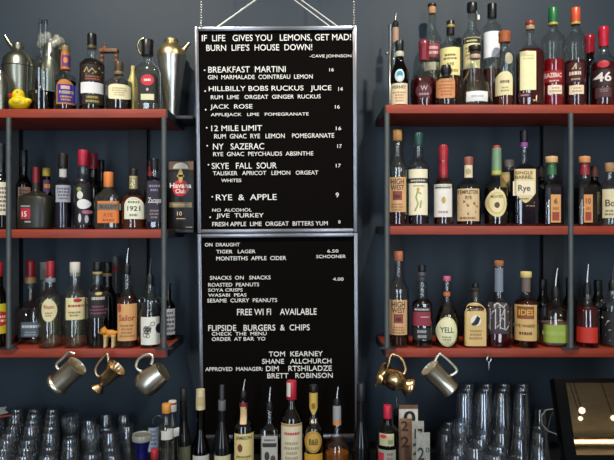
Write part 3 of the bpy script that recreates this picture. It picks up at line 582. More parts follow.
bottle('black_rum_bottle', 'ring handled black rum bottle with white lettered black label', 612.5, 24, .06, 'RB', 290, 'clear', 306, 294, 9, [('pourer', 266, 291, 8, 'black', 1)], [L(312, 345, 602, 620, '#1c1a1c', 'rect', [('b', 602, 603.2, 312, 345, '#c8c4c0'), ('s', [[(606, 318), (610, 321), (607, 326), (611, 330), (607, 336), (611, 341)]], 1.6, '#c8c4c0')])], ('black', 310), extra=rings((603,), 302, 2.5))
for i, (x, tp, d) in enumerate(((543, 279, 'dark bottle behind the tan label and lime band bottles'), (570, 277, 'dark bottle behind the post and the lime band bottle'), (598, 280, 'dark bottle between the scarlet band and the ring handled bottle'))):
    bottle('liqueur_bottle', d, x, 15, .16, 'RB', tp + 10, 'dark', 306, 292, 7.5, [('cap', tp, tp + 11, 8, '#18181c')])

# ---- bottle row on the counter in front of the board
bottle('wine_bottle', 'black wine bottle with cream capsule in front of the board frame', 200.5, 18, -.03, 'C', 400, 'dark', 450, 428, 8, [('foil', 389, 409, 9, '#d4c69c')], [L(456, 470, 192.3, 208.7, '#c8c4bc', 'rect', [('l', 194, 207, 460, 468, 2, '#706c64')]), L(397, 406, 197.5, 203.5, '#c0a878')], ('black', 446), p=.8)
bottle('wine_bottle', 'plain black wine bottle with grey stopper and low cream label', 222, 18, -.03, 'C', 410, 'black', 446, 420, 8, [('cap', 400, 417, 7.5, '#5c6064'), ('ring', 385, 400, 4.5, '#3c4044')], [L(456, 472, 214, 230, '#cfc4a0', 'rect', [('l', 216, 228, 460, 470, 2, '#706850')])], p=.8)
bottle('whiskey_bottle', 'green whiskey bottle with cream label, red neck and steel pourer', 243.5, 21, -.03, 'C', 397, 'green', 426, 415, 8,
       [('pourer', 379, 399, 6.5, 'steel', 1.8), ('foil', 398, 408, 8, '#7c2430')], [L(407, 423, 240.3, 246.7, '#cfae84'), L(434, 474, 234, 253, '#ddc888', 'rect', [('t', 'JAMESON', 243.5, 438.5, 15.5, 4.5, '#3c3220'), ('o', 240, 448, 5, 8, '#7c3c28'), ('l', 236, 251, 455, 470, 4, '#8a7040')])], ('amber', 430))
bottle('gin_bottle', 'clear bottle with silver label and black pourer collar', 269.5, 19, -.03, 'C', 403, 'clear', 428, 421, 7.5, [('pourer', 387, 412, 7.5, 'steel', 1)],
       [L(436, 472, 261.5, 277.5, '#b0aca4', 'rect', [('b', 262.5, 276.5, 443, 447, '#2c2a2a'), ('l', 263, 276, 438.5, 441.5, 1, '#504c4c'), ('o', 267, 456, 5, 9, '#3c3430'), ('o', 273, 459, 5, 8, '#50443c')])], ('purple', 440), (4, .9), p=.7)
bottle('vermouth_bottle', 'green bottle with red white cap and tall cream label', 291.5, 23, -.03, 'C', 398, 'green', 419, 405, 9, [('cap', 380.5, 399, 10, '#b82438')],
       [L(383, 397, 286.6, 290.5, '#d8d4c8'), L(424, 474, 281, 302, '#d8ccac', 'rect', [('b', 281, 302, 424.3, 426.5, '#b08a48'), ('l', 284, 300, 431.5, 436, 1, '#c03a44'), ('l', 284, 299, 441, 470, 6, '#a89c80')])], ('olive', 440) if 0 else None)
bottle('liqueur_bottle', 'brown bottle with pointed gold neck label and oval gold label', 313.5, 20, -.03, 'C', 391, 'amber', 431, 416, 8.5, [('cap', 385, 393, 8, '#141416')],
       [L(393, 415, 309.3, 317.7, '#c8a850', 'shield', [('o', 313.5, 406, 4, 6, '#8a6424')]), L(418.5, 424, 309.5, 317.5, '#3c2414', 'rect', [('t', '61', 313.5, 421.2, 5, 4, '#e8e4d8')]), L(431, 453, 304.5, 322, '#a8823c', 'oval', [('o', 313.5, 442, 13.5, 17, '#c49c48'), ('t', 'B&B', 313.5, 442, 9, 6, '#4c3414')]), L(454, 474, 304.5, 322.5, '#c89430')], ('amber', 440))
bottle('liqueur_bottle', 'round shouldered amber bottle with silver neck label and steel pourer', 337, 25, -.03, 'C', 400, 'clear', 450, 430, 8.5, [('pourer', 386.5, 407, 7, 'steel', 1.2)],
       [L(406, 420, 332.9, 341.1, '#9a9ca0'), L(420, 425.5, 332.7, 341.3, '#c88a58')], ('orange', 452), p=1.3)
bottle('wine_bottle', 'plain black bottle at the right end of the counter bottle row', 361, 18, -.03, 'C', 400, 'black', 446, 420, 8, [('cap', 383, 401, 8, '#202226')], p=.8)
bottle('wine_bottle', 'tall black bottle in the cluster left of the board', 183.5, 15, -.04, 'C', 400, 'black', 440, 420, 7.5, [('cap', 388, 402, 7, '#1c1e20')], [L(447, 472, 177.5, 189.5, '#5c6048')], p=.8)
bottle('soda_bottle', 'clear bottle with orange cap and white label on the counter', 166.5, 14, -.165, 'C', 411, 'clear', 430, 420, 7.5, [('cap', 403.5, 412.5, 9, '#d8923c')], [L(431, 440, 161, 172.5, '#cfcbc0')], ('pale', 450))
bottle('soda_bottle', 'clear bottle with white cap and red rim beside the orange capped one', 172.5, 14, -.09, 'C', 410, 'clear', 432, 420, 6.5, [('cap', 400.5, 411, 8, '#d4d0cc'), ('ring', 402, 404, 8.4, '#a83038')], [L(429, 437, 167, 178.5, '#d8d8d8')], ('dark' and 'black', 440))
bottle('glass_jug', 'small glass jug with loop handle left of the orange capped bottle', 153, 12, -.05, 'C', 428, 'clear', 440, 430, 11, [], [L(428, 452, 148, 158.5, '#98a4b8', 'rect', [('l', 149, 157, 430, 450, 5, '#60687c')])], None, extra=loop_handle([(153, 429), (152.5, 420), (156, 415.5), (161, 416), (163.5, 420), (163, 424), (158.5, 427)], .8, GL['clear']), cat='jug')
bottle('sauce_bottle', 'small bottle with red cap beside the blue glass', 154.5, 12, -.25, 'C', 457, 'clear', 470, 462, 6, [('cap', 449, 458, 7.5, '#a82430')])
bottle('bitters_bottle', 'green glass bottle with red and white label and steel pourer on the right', 387.5, 23, -.14, 'C', 418, 'dgreen', 432, 422, 9, [('cap', 405, 420, 8, '#c42440')],
       [L(434, 446, 380, 394, '#b8b08c', 'rect', [('o', 383.5, 436.5, 6, 4, '#c43440'), ('b', 388, 393, 440, 444, '#7c8c60')]), L(450, 474, 379, 396, '#90988a', 'rect', [('b', 379, 384, 453, 462, '#b83440'), ('l', 385, 395, 452, 470, 4, '#a05048')])], None)
bottle('vodka_bottle', 'dark bottle with long steel pourer behind the red capped bottle', 397, 17, .03, 'C', 415, 'dark', 440, 428, 7.5, [('pourer', 396, 418, 7.5, 'steel', -.5)], ())
# ------------------------------------------------------------------ menu boards
ALU = mat('#96969c', .3, .9, .06, 20)
FELT = mat('#0a0706', .9, noise=.15, scale=300, spec=.06)
LETTER = mat('#e8e6e0', .5, noise=.02)
TILT, ROLL = math.radians(2.2), math.radians(-.45)
def board_frame(px0, px1, py0, py1, y):
    """plane leaning forward at the top, as it hangs"""
    c = P((px0 + px1) / 2, (py0 + py1) / 2, y)
    return Matrix.Translation(c) @ Matrix.Rotation(ROLL, 4, 'Y') @ Matrix.Rotation(TILT, 4, 'X')
CAMP = Vector((0, -CAM_D, CAM_Z))
def on_plane(M, px, py):
    Mi = M.inverted(); o = Mi @ CAMP; d = Mi.to_3x3() @ Vector(((px - 307) / F, 1, -(py - 230) / F))
    t = -o.y / d.y; q = o + d * t; return q.x, q.z
def menu_board(label, corners, y, lines):
    px0, px1, py0, py1 = corners
    M = board_frame(px0, px1, py0, py1, y)
    t = thing('menu_board', label, 'sign'); t.matrix_world = M
    (xa, zb), (xb, za) = on_plane(M, px0, py0), on_plane(M, px1, py1)
    x0, x1, z0, z1 = xa, xb, za, zb; w = .0145
    part('felt_panel', *box(x0 + .004, x1 - .004, .002, .012, z0 + .004, z1 - .004), FELT, t, smooth=False)
    def rail(a, b, c, d, horiz):
        return merge([bbox(a, b, -.008, .016, c, d, .003), bbox(a + (.004 if not horiz else 0), b - (.004 if not horiz else 0), -.011, -.006, c + (.004 if horiz else 0), d - (.004 if horiz else 0), .0015)])
    for a, b, c, d, h in ((x0, x0 + w, z0, z1, 0), (x1 - w, x1, z0, z1, 0), (x0 + w, x1 - w, z1 - w, z1, 1), (x0 + w, x1 - w, z0, z0 + w, 1)):
        part('frame_rail', *rail(a, b, c, d, h), ALU, t)
    for s, a, b, c, d in lines:
        if s != '\u00b7': a, b, c, d = a + .3, b - .3, c + .55, d - .55
        V, Fc = text2d(s, .018, .0)
        lx0, lz1 = on_plane(M, a, c); lx1, lz0 = on_plane(M, b, d)
        part('lettering', [((lx0 + lx1) / 2 + v[0] * (lx1 - lx0), -.0005 - v[2] * .08, (lz0 + lz1) / 2 + v[1] * (lz1 - lz0)) for v in V], Fc, LETTER, t, smooth=False)
    return t
UP = [('IF  LIFE   GIVES YOU   LEMONS, GET MAD!', 201.6, 351.3, 34.6, 41.8), ("BURN  LIFE'S  HOUSE  DOWN!", 206, 312.5, 44.2, 50.8), ('-CAVE JOHNSON', 309.4, 351.6, 54.2, 58.7),
      ('BREAKFAST  MARTINI', 208, 286, 66.2, 72.7), ('\u00b7', 204, 205.4, 69.5, 71), ('16', 329, 334, 67.5, 72), ('GIN  MARMALADE  COINTREAU  LEMON', 207.6, 313, 74.7, 79.2),
      ('HILLBILLY BOBS RUCKUS   JUICE', 208.5, 331.7, 85.8, 92.4), ('\u00b7', 204.5, 206, 90.3, 92), ('14', 338, 343, 86.5, 91.5), ('RUM  LIME   ORGEAT  GINGER  RUCKUS', 210.6, 321, 94.8, 99),
      ('JACK  ROSE', 210, 252.8, 104, 110.4), ('\u00b7', 205, 206.5, 109, 110.6), ('16', 334.7, 340, 104.6, 109.2), ('APPLEJACK   LIME   POMEGRANATE', 210.6, 309, 112.7, 117),
      ('12 MILE LIMIT', 211, 262.4, 125, 131.2), ('\u00b7', 206, 207.5, 127, 128.6), ('16', 335.6, 341.6, 126, 130.7), ('RUM  GNAC  RYE   LEMON    POMEGRANATE', 214, 334.4, 133.6, 138.3),
      ('NY   SAZERAC', 212.7, 264.5, 143, 149.8), ('\u00b7', 206.6, 208, 145, 146.5), ('17', 337, 342, 143.8, 148.6), ('RYE  GNAC  PEYCHAUDS  ABSINTHE', 213, 313.6, 151.6, 156),
      ('SKYE   FALL  SOUR', 211.5, 277, 162.4, 169), ('\u00b7', 207.8, 209.3, 164, 165.5), ('17', 335.6, 341, 163.4, 168), ('TALISKER   APRICOT   LEMON   ORGEAT', 212.7, 318.5, 170.8, 175.1), ('WHITES', 221, 241.6, 178.3, 182.6),
      ('RYE  &  APPLE', 215.7, 277, 194, 200.5), ('\u00b7', 211.6, 213, 196, 197.5), ('9', 335.4, 339, 192, 198), ('NO  ALCOHOL', 212, 252, 208, 212),
      ('JIVE  TURKEY', 216, 264, 213, 219.2), ('\u00b7', 209.5, 211, 216.5, 218), ('FRESH APPLE  LIME  ORGEAT  BITTERS YUM', 212, 328, 221.5, 226), ('8', 338, 340.8, 219.8, 224)]
LOW = [('ON  DRAUGHT', 204.6, 240, 242.5, 246.8), ('TIGER   LAGER', 216, 255.8, 249.4, 253.7), ('6.50', 327, 338.7, 249, 253), ('MONTEITHS  APPLE  CIDER', 216, 286.5, 256, 260.5), ('SCHOONER', 316, 346, 254.4, 258.5),
       ('SNACKS  ON   SNACKS', 209.7, 270.9, 275.5, 279.9), ('4.00', 332.6, 343.8, 277, 281.2), ('ROASTED  PEANUTS', 208, 259.4, 282.5, 286.8), ('SOYA CRISPS', 208, 243, 288, 292), ('WASABI  PEAS', 208, 246.8, 293.1, 297),
       ('SESAME  CURRY  PEANUTS', 207, 277.5, 298.2, 302.5), ('FREE WI FI    AVAILABLE', 236.8, 317, 308.4, 315.2), ('FLIPSIDE   BURGERS  &  CHIPS', 208, 310, 324.6, 330.8), ('CHECK  THE  MENU', 211.5, 267, 331.7, 335.7),
       ('ORDER  AT BAR  YO', 211.5, 265.7, 336.8, 341), ('TOM  KEARNEY', 268.5, 323, 351, 356.6), ('SHANE   ALLCHURCH', 261.8, 331.7, 358.5, 363.8), ('APPROVED  MANAGER:', 205, 263, 366.8, 371.2), ('DIM    RTSHILADZE', 265.7, 332, 365.5, 371.2), ('BRETT   ROBINSON', 267, 333, 372.8, 378.3)]
ub = menu_board('upper black letter board of cocktails in a silver frame', (194.6, 357.4, 27.4, 232), .086, UP)
lb = menu_board('lower black letter board with snacks, free wifi and staff names', (197.4, 358.6, 234, 437.5), .107, LOW)
# hangers of the boards
def bead_chain(label, px):
    b = P(px, 27, .06); t = thing('hanging_chain', label, 'chain', b)
    n = 22; part('beads', *merge([sphere((0, 0, .004 + i * .0098), .0045, seg=8, rings=6) for i in range(n)]), mat('#d0d0cc', .2, .8), t)
    part('wire', *tube([(0, 0, -.004), (0, 0, CEIL - b.z)], .0012, 6), chrome(), t)
bead_chain('clear bead chain at the left corner of the upper menu board', 201)
bead_chain('clear bead chain at the right corner of the upper menu board', 354)
hook = P(275.5, -18, .11)
t = thing('ceiling_hook', 'steel hook on the ceiling that the hanger wires run up to', 'hook', hook)
part('rod', *tube([(0, 0, -.004), (0, 0, CEIL - hook.z)], .003, 8), chrome(), t)
part('eye', *tube([(.012 * math.cos(a), 0, .012 * math.sin(a) - .012) for a in [i * math.pi / 8 for i in range(16)]], .0025, 8, closed=True), chrome(), t)
for nm, a, off in (('left diagonal hanger wire above the upper menu board', (215.5, 28.5), 0), ('inner right diagonal hanger wire above the upper menu board', (332.6, 28.5), 0), ('outer right diagonal hanger wire above the upper menu board', (340.4, 28.5), .012)):
    p0 = P(a[0], a[1], .066); q = hook + Vector((off * 1.6, -.004, -.016 + (.004 if off else 0)))
    tag(part('hanger_wire', *tube([p0, q], .0031 if not off and 'left' in nm else .0022, 8), mat('#dcdcd6', .35, .2)), nm, 'wire')

# ------------------------------------------------------------------ metal shakers, duck, cat, gift box
PEW = chrome('#9c9c8e', .32)
def at(px, y, z): return ((px - 307) * (CAM_D + y) / F, y, z + .0006)
def lathe_px(prof, y, zb, px=0):
    k = (CAM_D + y) / F
    return [(w / 2 * k, CAM_Z - (py - 230) * k - zb) for py, w in prof]
def metal_shaker(label, cx, y, prof, lid, zb, extra=None, m=PEW, lm=None, solid=True):
    t = thing('cocktail_shaker', label, 'shaker', at(cx, y, zb))
    k = (CAM_D + y) / F; hz = lambda py: CAM_Z - (py - 230) * k - zb; hx = lambda px: (px - cx) * k
    pr = lathe_px(prof, y, zb); pr = [(0, 0), (pr[0][0], 0)] + pr[1:] + [(0, pr[-1][1])]
    part('cup', *lathe(pr, 32), m, t)
    if lid: pr = lathe_px(lid, y, zb); part('lid', *lathe([(0, pr[0][1])] + pr + [(0, pr[-1][1])], 32), lm or m, t)
    if extra: extra(t, hx, hz, k)
    return t
def ex1(t, hx, hz, k):
    part('band', *lathe([(15.4 * k, hz(68.2)), (15.8 * k, hz(67.7)), (15.4 * k, hz(67.2))], 32), mat('#22211e', .4), t)
    part('spout', *tube([(hx(16), 0, hz(50)), (hx(11.5), 0, hz(46)), (hx(5), 0, hz(36))], [3.6 * k, 2.6 * k, 2.0 * k], 14), PEW, t)
metal_shaker('pewter shaker with black tipped spout behind the rubber duck', 18.5, .18, [(114, 24), (106, 27), (90, 29), (72, 30.5), (67, 31)], [(67, 31), (60, 29), (55, 22), (52, 14), (49.5, 10), (47, 11), (44, 10), (42.5, 5)], SHELF['LT'], ex1)
t = thing('metal_canister', 'dull grey metal canister at the far left of the top shelf', 'canister', at(0.5, .06, SHELF['LT']))
k = (CAM_D + .06) / F
part('body', *lathe([(0, 0), (7 * k, 0), (7.5 * k, .01), (7.5 * k, 15 * k), (8 * k, 24 * k), (7.6 * k, 30 * k), (0, 31 * k)], 28), PEW, t)
part('lid', *lathe([(0, 30 * k), (7.4 * k, 30 * k), (6.8 * k, 34 * k), (3 * k, 38 * k), (2.4 * k, 41 * k), (0, 42 * k)], 28), PEW, t)
def ex2(t, hx, hz, k):
    pcs = []
    for a in range(11):
        th = a * 2 * math.pi / 11; pcs.append(sphere((10 * k * math.cos(th), 4.5 * k * math.sin(th), hz(42 + 4.5 * math.sin(a * 2.2))), 4.2 * k, 3 * k, 5 * k, 12, 8))
    pcs.append(sphere((0, 0, hz(44)), 9 * k, 4 * k, 5 * k, 14, 8))
    part('ruffled_stopper', *blended(pcs, .004), GL['frost'], t)
metal_shaker('pewter shaker with ruffled frosted glass stopper behind the twin neck decanter', 51, .225, [(116, 20), (104, 22), (80, 23), (64, 22), (58, 18), (50, 15), (45, 14)], None, SHELF['LT'], ex2)
t = thing('carved_holder', 'carved brown wooden frame holder behind the squat round bottle', 'holder', at(109, .165, SHELF['LT']))
k = (CAM_D + .165) / F; br = mat('#7a5030', .55, noise=.3, scale=90)
hz = lambda py: CAM_Z - (py - 230) * k - SHELF['LT']
part('base', *bbox(-9 * k, 9 * k, -.02, .02, 0, .012), br, t)
for px in (-6.8, 7.2):
    pr = [(0, .012)]; n = 14
    for i in range(n): a = .012 + (hz(50) - .012) * i / n; b = .012 + (hz(50) - .012) * (i + 1) / n; pr += [(1.3 * k, a), (2.3 * k, (a + b) / 2), (1.3 * k, b)]
    part('beaded_post', *lathe(pr + [(0, hz(50))], 14, (px * k, 0)), br, t)
part('top_rail', *bbox(-9 * k, 9.2 * k, -.014, .014, hz(53), hz(49.5)), br, t)
part('handle', *lathe([(0, hz(49.6)), (3.6 * k, hz(49.6)), (2.2 * k, hz(47.5)), (1.2 * k, hz(46)), (1.6 * k, hz(44.5)), (0, hz(43))], 18, (-4 * k, 0)), br, t)
BRASS = chrome('#dcc894', .36)
def ex3(t, hx, hz, k):
    part('spout', *tube([(hx(178), 0, hz(55.5)), (hx(184), 0, hz(50)), (hx(189.5), 0, hz(43))], [3.4 * k, 2.2 * k, 1.6 * k], 14), BRASS, t)
    part('foot_rim', *lathe([(6.5 * k, 0), (9 * k, .001), (9 * k, .004), (6.5 * k, .009)], 28), BRASS, t)
metal_shaker('tall tapered silver shaker with brass lid and spout at the top shelf end', 171.5, .205, [(119, 13.5), (112, 14.5), (90, 19.5), (70, 25), (57.5, 28.5)], [(57.5, 29), (54, 29), (50, 26), (46, 18), (43.5, 13), (42, 14), (40, 14), (38.5, 11)], SHELF['LT'], ex3, chrome('#e4e2da', .3), BRASS)
# tall steel tube beside the amaro bottle
t = thing('steel_tube', 'tall slim steel tube standing left of the dark green bottle', 'tube', at(390.5, .1, SHELF['RT']))
k = (CAM_D + .1) / F
part('tube_body', *lathe([(0, 0), (3.2 * k, 0), (3.2 * k, .006), (1.9 * k, .012), (1.9 * k, 83 * k), (2.3 * k, 85 * k), (0, 86 * k)], 18), chrome('#9a9c98', .25), t)
part('knob', *sphere((-3.2 * k, 0, 57 * k), 1.6 * k, seg=12, rings=8), chrome(), t)

# rubber duck
YEL = mat('#e4c81c', .35, noise=.03)
y = .022; k = (CAM_D + y) / F; t = thing('rubber_duck', 'yellow rubber duck with an orange beak on the top left shelf', 'duck', at(19.5, y, SHELF['LT']))
part('body', *blended([sphere((0, 0, 7 * k), 10.5 * k, 8 * k, 6.8 * k), sphere((-1 * k, 0, 14.5 * k), 6.2 * k, 6 * k, 6.6 * k), sphere((8 * k, 0, 9 * k), 4.5 * k, 4 * k, 3 * k), sphere((0, -6.5 * k, 8 * k), 5 * k, 2.4 * k, 3.4 * k), sphere((0, 6.5 * k, 8 * k), 5 * k, 2.4 * k, 3.4 * k)], .002), YEL, t)
part('beak', *merge([sphere((-6.6 * k, -1.6 * k, 14.6 * k), 4 * k, 3.4 * k, 1.3 * k, 14, 8), sphere((-6.4 * k, -1.6 * k, 13 * k), 3.4 * k, 2.8 * k, 1.1 * k, 14, 8)]), mat('#e0481c', .35), t)
for s in (-4.6, 1.6): part('eye', *sphere((s * k - 1.2 * k, (-4.7 if s < 0 else -5.4) * k, 17 * k), .8 * k, seg=10, rings=6), mat('#141414', .2), t)
# cat figurine
y = .018; k = (CAM_D + y) / F; t = thing('cat_figurine', 'small orange and cream cat figurine at the bottom shelf edge', 'figurine', at(108.5, y, SHELF['LB'] + .002))
leg = lambda x, yy: tube([(x * k, yy * k, 0), (x * k - .3 * k, yy * k, .6 * k), (x * k, yy * k, 6 * k), (x * k + .3 * k, yy * k, 12 * k)], [1.7 * k, 1.5 * k, 1.5 * k, 2.3 * k], 12)
body = [sphere((2 * k, 0, 14 * k), 6.4 * k, 3.4 * k, 3.8 * k), sphere((-4.2 * k, -1 * k, 16 * k), 4 * k, 3.8 * k, 3.8 * k), sphere((-7 * k, -2 * k, 15 * k), 1.9 * k, 1.9 * k, 1.5 * k)] + [leg(a, b) for a, b in ((-2.8, -1.9), (-2.8, 1.9), (5, -1.9), (5, 1.9))]
body.append(tube([(8 * k, 0, 15 * k), (9.5 * k, 0, 16 * k), (11 * k, .5 * k, 14 * k), (11.2 * k, .5 * k, 10 * k)], [1.3 * k, 1.2 * k, 1.1 * k, .9 * k], 10))
for s in (-2.4, 2): body.append(lathe([(1.6 * k, 17.6 * k), (.5 * k, 21 * k), (0, 21.3 * k)], 8, (-4.2 * k, s * k - .6 * k)))
o = part('body', *blended(body, .0016), mat('#d88a2c', .4), t)
m = bpy.data.materials.new('cat_coat'); m.use_nodes = True; nt = m.node_tree; b_ = nt.nodes['Principled BSDF']; b_.inputs['Roughness'].default_value = .4
tc = nt.nodes.new('ShaderNodeTexCoord'); sp = nt.nodes.new('ShaderNodeSeparateXYZ'); rp = nt.nodes.new('ShaderNodeValToRGB'); wv = nt.nodes.new('ShaderNodeTexWave'); wv.inputs['Scale'].default_value = 90; wv.inputs['Distortion'].default_value = 3
mr = nt.nodes.new('ShaderNodeMapRange'); mr.inputs['From Max'].default_value = .08
rp.color_ramp.elements[0].position = .38; rp.color_ramp.elements[0].color = lin('#e0cc90'); rp.color_ramp.elements[1].position = .62; rp.color_ramp.elements[1].color = lin('#e09428')
mx = nt.nodes.new('ShaderNodeMix'); mx.data_type = 'RGBA'; mx.blend_type = 'MULTIPLY'; mx.inputs[0].default_value = .35
nt.links.new(tc.outputs['Object'], sp.inputs[0]); nt.links.new(sp.outputs['Z'], mr.inputs['Value']); nt.links.new(mr.outputs[0], rp.inputs[0]); nt.links.new(tc.outputs['Object'], wv.inputs['Vector'])
nt.links.new(rp.outputs[0], mx.inputs[6]); nt.links.new(wv.outputs['Color'], mx.inputs[7]); nt.links.new(mx.outputs[2], b_.inputs['Base Color'])
o.data.materials[0] = m
for s in (-3.2, .4): part('eye', *sphere((-6.2 * k if s < 0 else -7 * k, s * k - 1 * k, 17 * k), .6 * k, seg=8, rings=6), mat('#1a1208', .2), t)
# gift box at the end of the middle shelf
y = .19; k = (CAM_D + y) / F; hgt = 63 * k
t = thing('gift_box', 'black and gold rum gift box with a red disc beside the menu board', 'box', at(183.5, y, SHELF['LM']), None)
hz = lambda py: CAM_Z - (py - 230) * k - SHELF['LM']; hx = lambda px: (px - 183.5) * k
part('carton', *bbox(hx(171), hx(196), -.045, .045, 0, hz(162), .0015), mat('#17110e', .4), t)
fr = -.0456
def flat(name, pcs, col, off=0): return part(name, [(v[0], fr - off, v[2]) for v in merge(pcs)[0]], merge(pcs)[1], mat(col, .4, noise=.05), t)
def ell(cx, cy, w, h, a0=0, a1=360, n=28):
    v = [(hx(cx), 0, hz(cy))] + [(hx(cx + w / 2 * math.cos(math.radians(a0 + (a1 - a0) * i / n))), 0, hz(cy - h / 2 * math.sin(math.radians(a0 + (a1 - a0) * i / n)))) for i in range(n + 1)]
    return v, [[0, i, i + 1] for i in range(1, n + 1)]
rc = lambda a, b, c, d: ([(hx(a), 0, hz(d)), (hx(b), 0, hz(d)), (hx(b), 0, hz(c)), (hx(a), 0, hz(c))], [[0, 1, 2, 3]])
flat('gold_panel', [rc(171.3, 195.7, 163, 171)], '#7a5428')
flat('gold_band', [rc(172, 194, 203, 208)], '#8c7a50')
flat('white_arch', [ell(183, 170, 15, 12, 0, 180)], '#e4e0d4', .0003)
flat('red_disc', [ell(183, 189, 16, 16)], '#c8202c', .0003)
flat('figure_print', [ell(183, 177, 4.5, 14), rc(179.5, 186.5, 176, 178)], '#c8a860', .0006)
def ftxt(s, xc, yc, w, h, col, off):
    V, Fc = text2d(s, 0, .02); part('lettering', [(hx(xc + v[0] * w), fr - off, hz(yc - v[1] * h)) for v in V], Fc, mat(col, .5), t, smooth=False)
ftxt('Havana', 183, 186.5, 21, 5, '#f0ece4', .0009); ftxt('Club', 183, 192, 10, 4.5, '#f0ece4', .0009)
ftxt('10', 182, 214, 5, 4, '#c8b488', .0006)
flat('small_print', [rc(179, 188, 218.5, 219.5), rc(188, 194.5, 227, 227.8), rc(175, 191, 205, 206)], '#b8a888', .0006)

# ------------------------------------------------------------------ metal mugs hanging from the cup hooks
def mug(name, label, base, mouth, prof, m, toward, handle, hang, y=-.042, inner=None):
    """base and mouth: picture points of the two ends of the mug axis; prof: (share of length, width)"""
    k = (CAM_D + y) / F
    b, q = P(base[0], base[1], y), P(mouth[0], mouth[1], y)
    ax = q - b; L0 = ax.length; ax = Vector((ax.x, -L0 * math.tan(math.radians(toward)), ax.z)); Ln = ax.length
    z = ax.normalized(); up = Vector((0, 0, 1)); h = P(hang[0], hang[1], y) - (b + q) / 2; x = (h - z * h.dot(z)).normalized(); yy = z.cross(x)
    R = Matrix((x, yy, z)).transposed().to_4x4(); M = Matrix.Translation(b + Vector((0, -ax.y / 2, 0))) @ R
    t = thing(name, label, 'mug'); t.matrix_world = M
    pr = [(w / 2 * k, u * Ln) for u, w in prof]; rim = pr[-1]
    full = [(0, 0)] + pr + [(rim[0] - .0012, rim[1] + .0006)] + [(max(.002, r - .003), zz) for r, zz in reversed(pr) if zz > Ln * .12] + [(0, Ln * .13)]
    part('cup', *lathe(full, 36), m, t)
    Mi = M.inverted(); pts = []
    for px, py in handle: hx_, hz_ = on_plane(M, px, py); pts.append(Vector((hx_, 0, hz_)))
    if True:
        # keep the handle in the plane of the mug axis
        pts = [Vector((p.x, 0, p.z)) for p in pts]
        # smooth
        out = []
        for i in range(len(pts) - 1):
            p0, p1, p2, p3 = pts[max(0, i - 1)], pts[i], pts[i + 1], pts[min(len(pts) - 1, i + 2)]
            for s in range(5):
                u = s / 5; out.append(.5 * ((2 * p1) + (p2 - p0) * u + (2 * p0 - 5 * p1 + 4 * p2 - p3) * u * u + (3 * p1 - p0 - 3 * p2 + p3) * u ** 3))
        out.append(pts[-1])
        part('handle', *tube(out, 1.5 * k, 10), m, t)
    return t
SIL, COP = chrome('#ece6d2', .28), chrome('#c89468', .3)
mug('tankard', 'straight silver tankard hanging first from the left', (56, 385.5), (78, 365.5), [(0, 24), (.05, 25), (.1, 24), (.14, 21.5), (.5, 21), (.95, 21.5), (1, 22.5)], SIL, 3,
    [(75, 354), (68, 352.5), (63, 358), (56.5, 364), (58, 369), (64, 369), (67, 367)], (68, 352))
mug('goblet_mug', 'small copper toned footed cup hanging beside the straight silver tankard', (96.5, 390), (117, 367), [(0, 14), (.05, 14.5), (.12, 11), (.2, 6), (.3, 7), (.38, 12), (.6, 14), (.82, 17), (1, 22)], chrome('#d8bc94', .24), 3,
    [(108.5, 362), (107.5, 354), (103.5, 357), (98, 364), (95.5, 371), (98, 376), (103, 375)], (107, 353))
mug('tankard', 'round bellied silver mug hanging third from the left', (141, 388), (163, 371), [(0, 18), (.04, 22), (.15, 25.5), (.35, 26.5), (.6, 25), (.85, 22), (1, 21)], chrome('#dcd8c8', .32), 3,
    [(151, 364), (153, 357.5), (150.5, 354.5), (144, 355.5), (138, 360), (136, 366), (139, 370.5), (142, 371)], (150, 354))
mug('goblet_mug', 'flared copper pitcher mug hanging first right of the board', (410.5, 387.5), (381.5, 373), [(0, 19), (.06, 19.5), (.14, 17), (.22, 12.5), (.3, 15), (.48, 21.5), (.62, 21), (.8, 18.5), (.92, 22), (1, 29)], chrome('#d8b888', .24), 5,
    [(388, 367), (390.5, 356), (394, 354.5), (400, 357), (404, 363), (405.5, 370), (403, 375)], (392, 354))
mug('tankard', 'straight silver tankard hanging right of the copper pitcher mug', (450.5, 390), (429, 367.5), [(0, 20), (.05, 20.5), (.12, 19), (.5, 19.5), (.93, 20.5), (1, 21.5)], SIL, 2,
    [(434, 362.5), (438.5, 355), (441, 354.5), (449, 361), (456.5, 369), (455.5, 373), (450.5, 375.5)], (439, 354))

# ------------------------------------------------------------------ cards, blue glass, terminal, small things
def card(label, px0, px1, py0, y, col, tilt, dets, topcol=None):
    k = (CAM_D + y) / F; cx = (px0 + px1) / 2; H = (CAM_Z - (py0 - 230) * k - CZ)
    t = thing('number_card', label, 'card', at(cx, y, CZ), 'table number cards on the counter', (math.radians(-tilt), 0, 0)); hw = (px1 - px0) / 2 * k
    part('plate', *bbox(-hw, hw, 0, .006, 0, H, .001), mat(col, .6, noise=.2, scale=60), t)
    part('foot', *bbox(-hw, hw, -.02, .028, 0, .008, .001), mat('#3a2c20', .6), t)
    for s, xc, yc, w, h, c in dets:
        V, Fc = text2d(s, 0, .02); zz = CAM_Z - (yc - 230) * k - CZ
        part('number', [((xc - cx + v[0] * w) * k, -.0008, zz + v[1] * h * k) for v in V], Fc, mat(c, .6), t, smooth=False)
    if topcol: part('top_strip', *box(-hw, hw, -.0005, .0065, H - 4 * k, H), mat(topcol, .6), t, smooth=False)
card('white card with brown top edge and black zero, rearmost of the number cards', 399, 418, 405, -.05, '#c4bfb4', 0, [('0', 409.5, 418, 12, 14, '#1c1a1a')], '#6c4838')
card('brown wooden card in front of the white zero card', 399.5, 412, 419, -.115, '#7c5a40', 0, [('2', 404.5, 426, 7, 10, '#3c281c'), ('2', 405, 442, 8, 11, '#3c281c')])
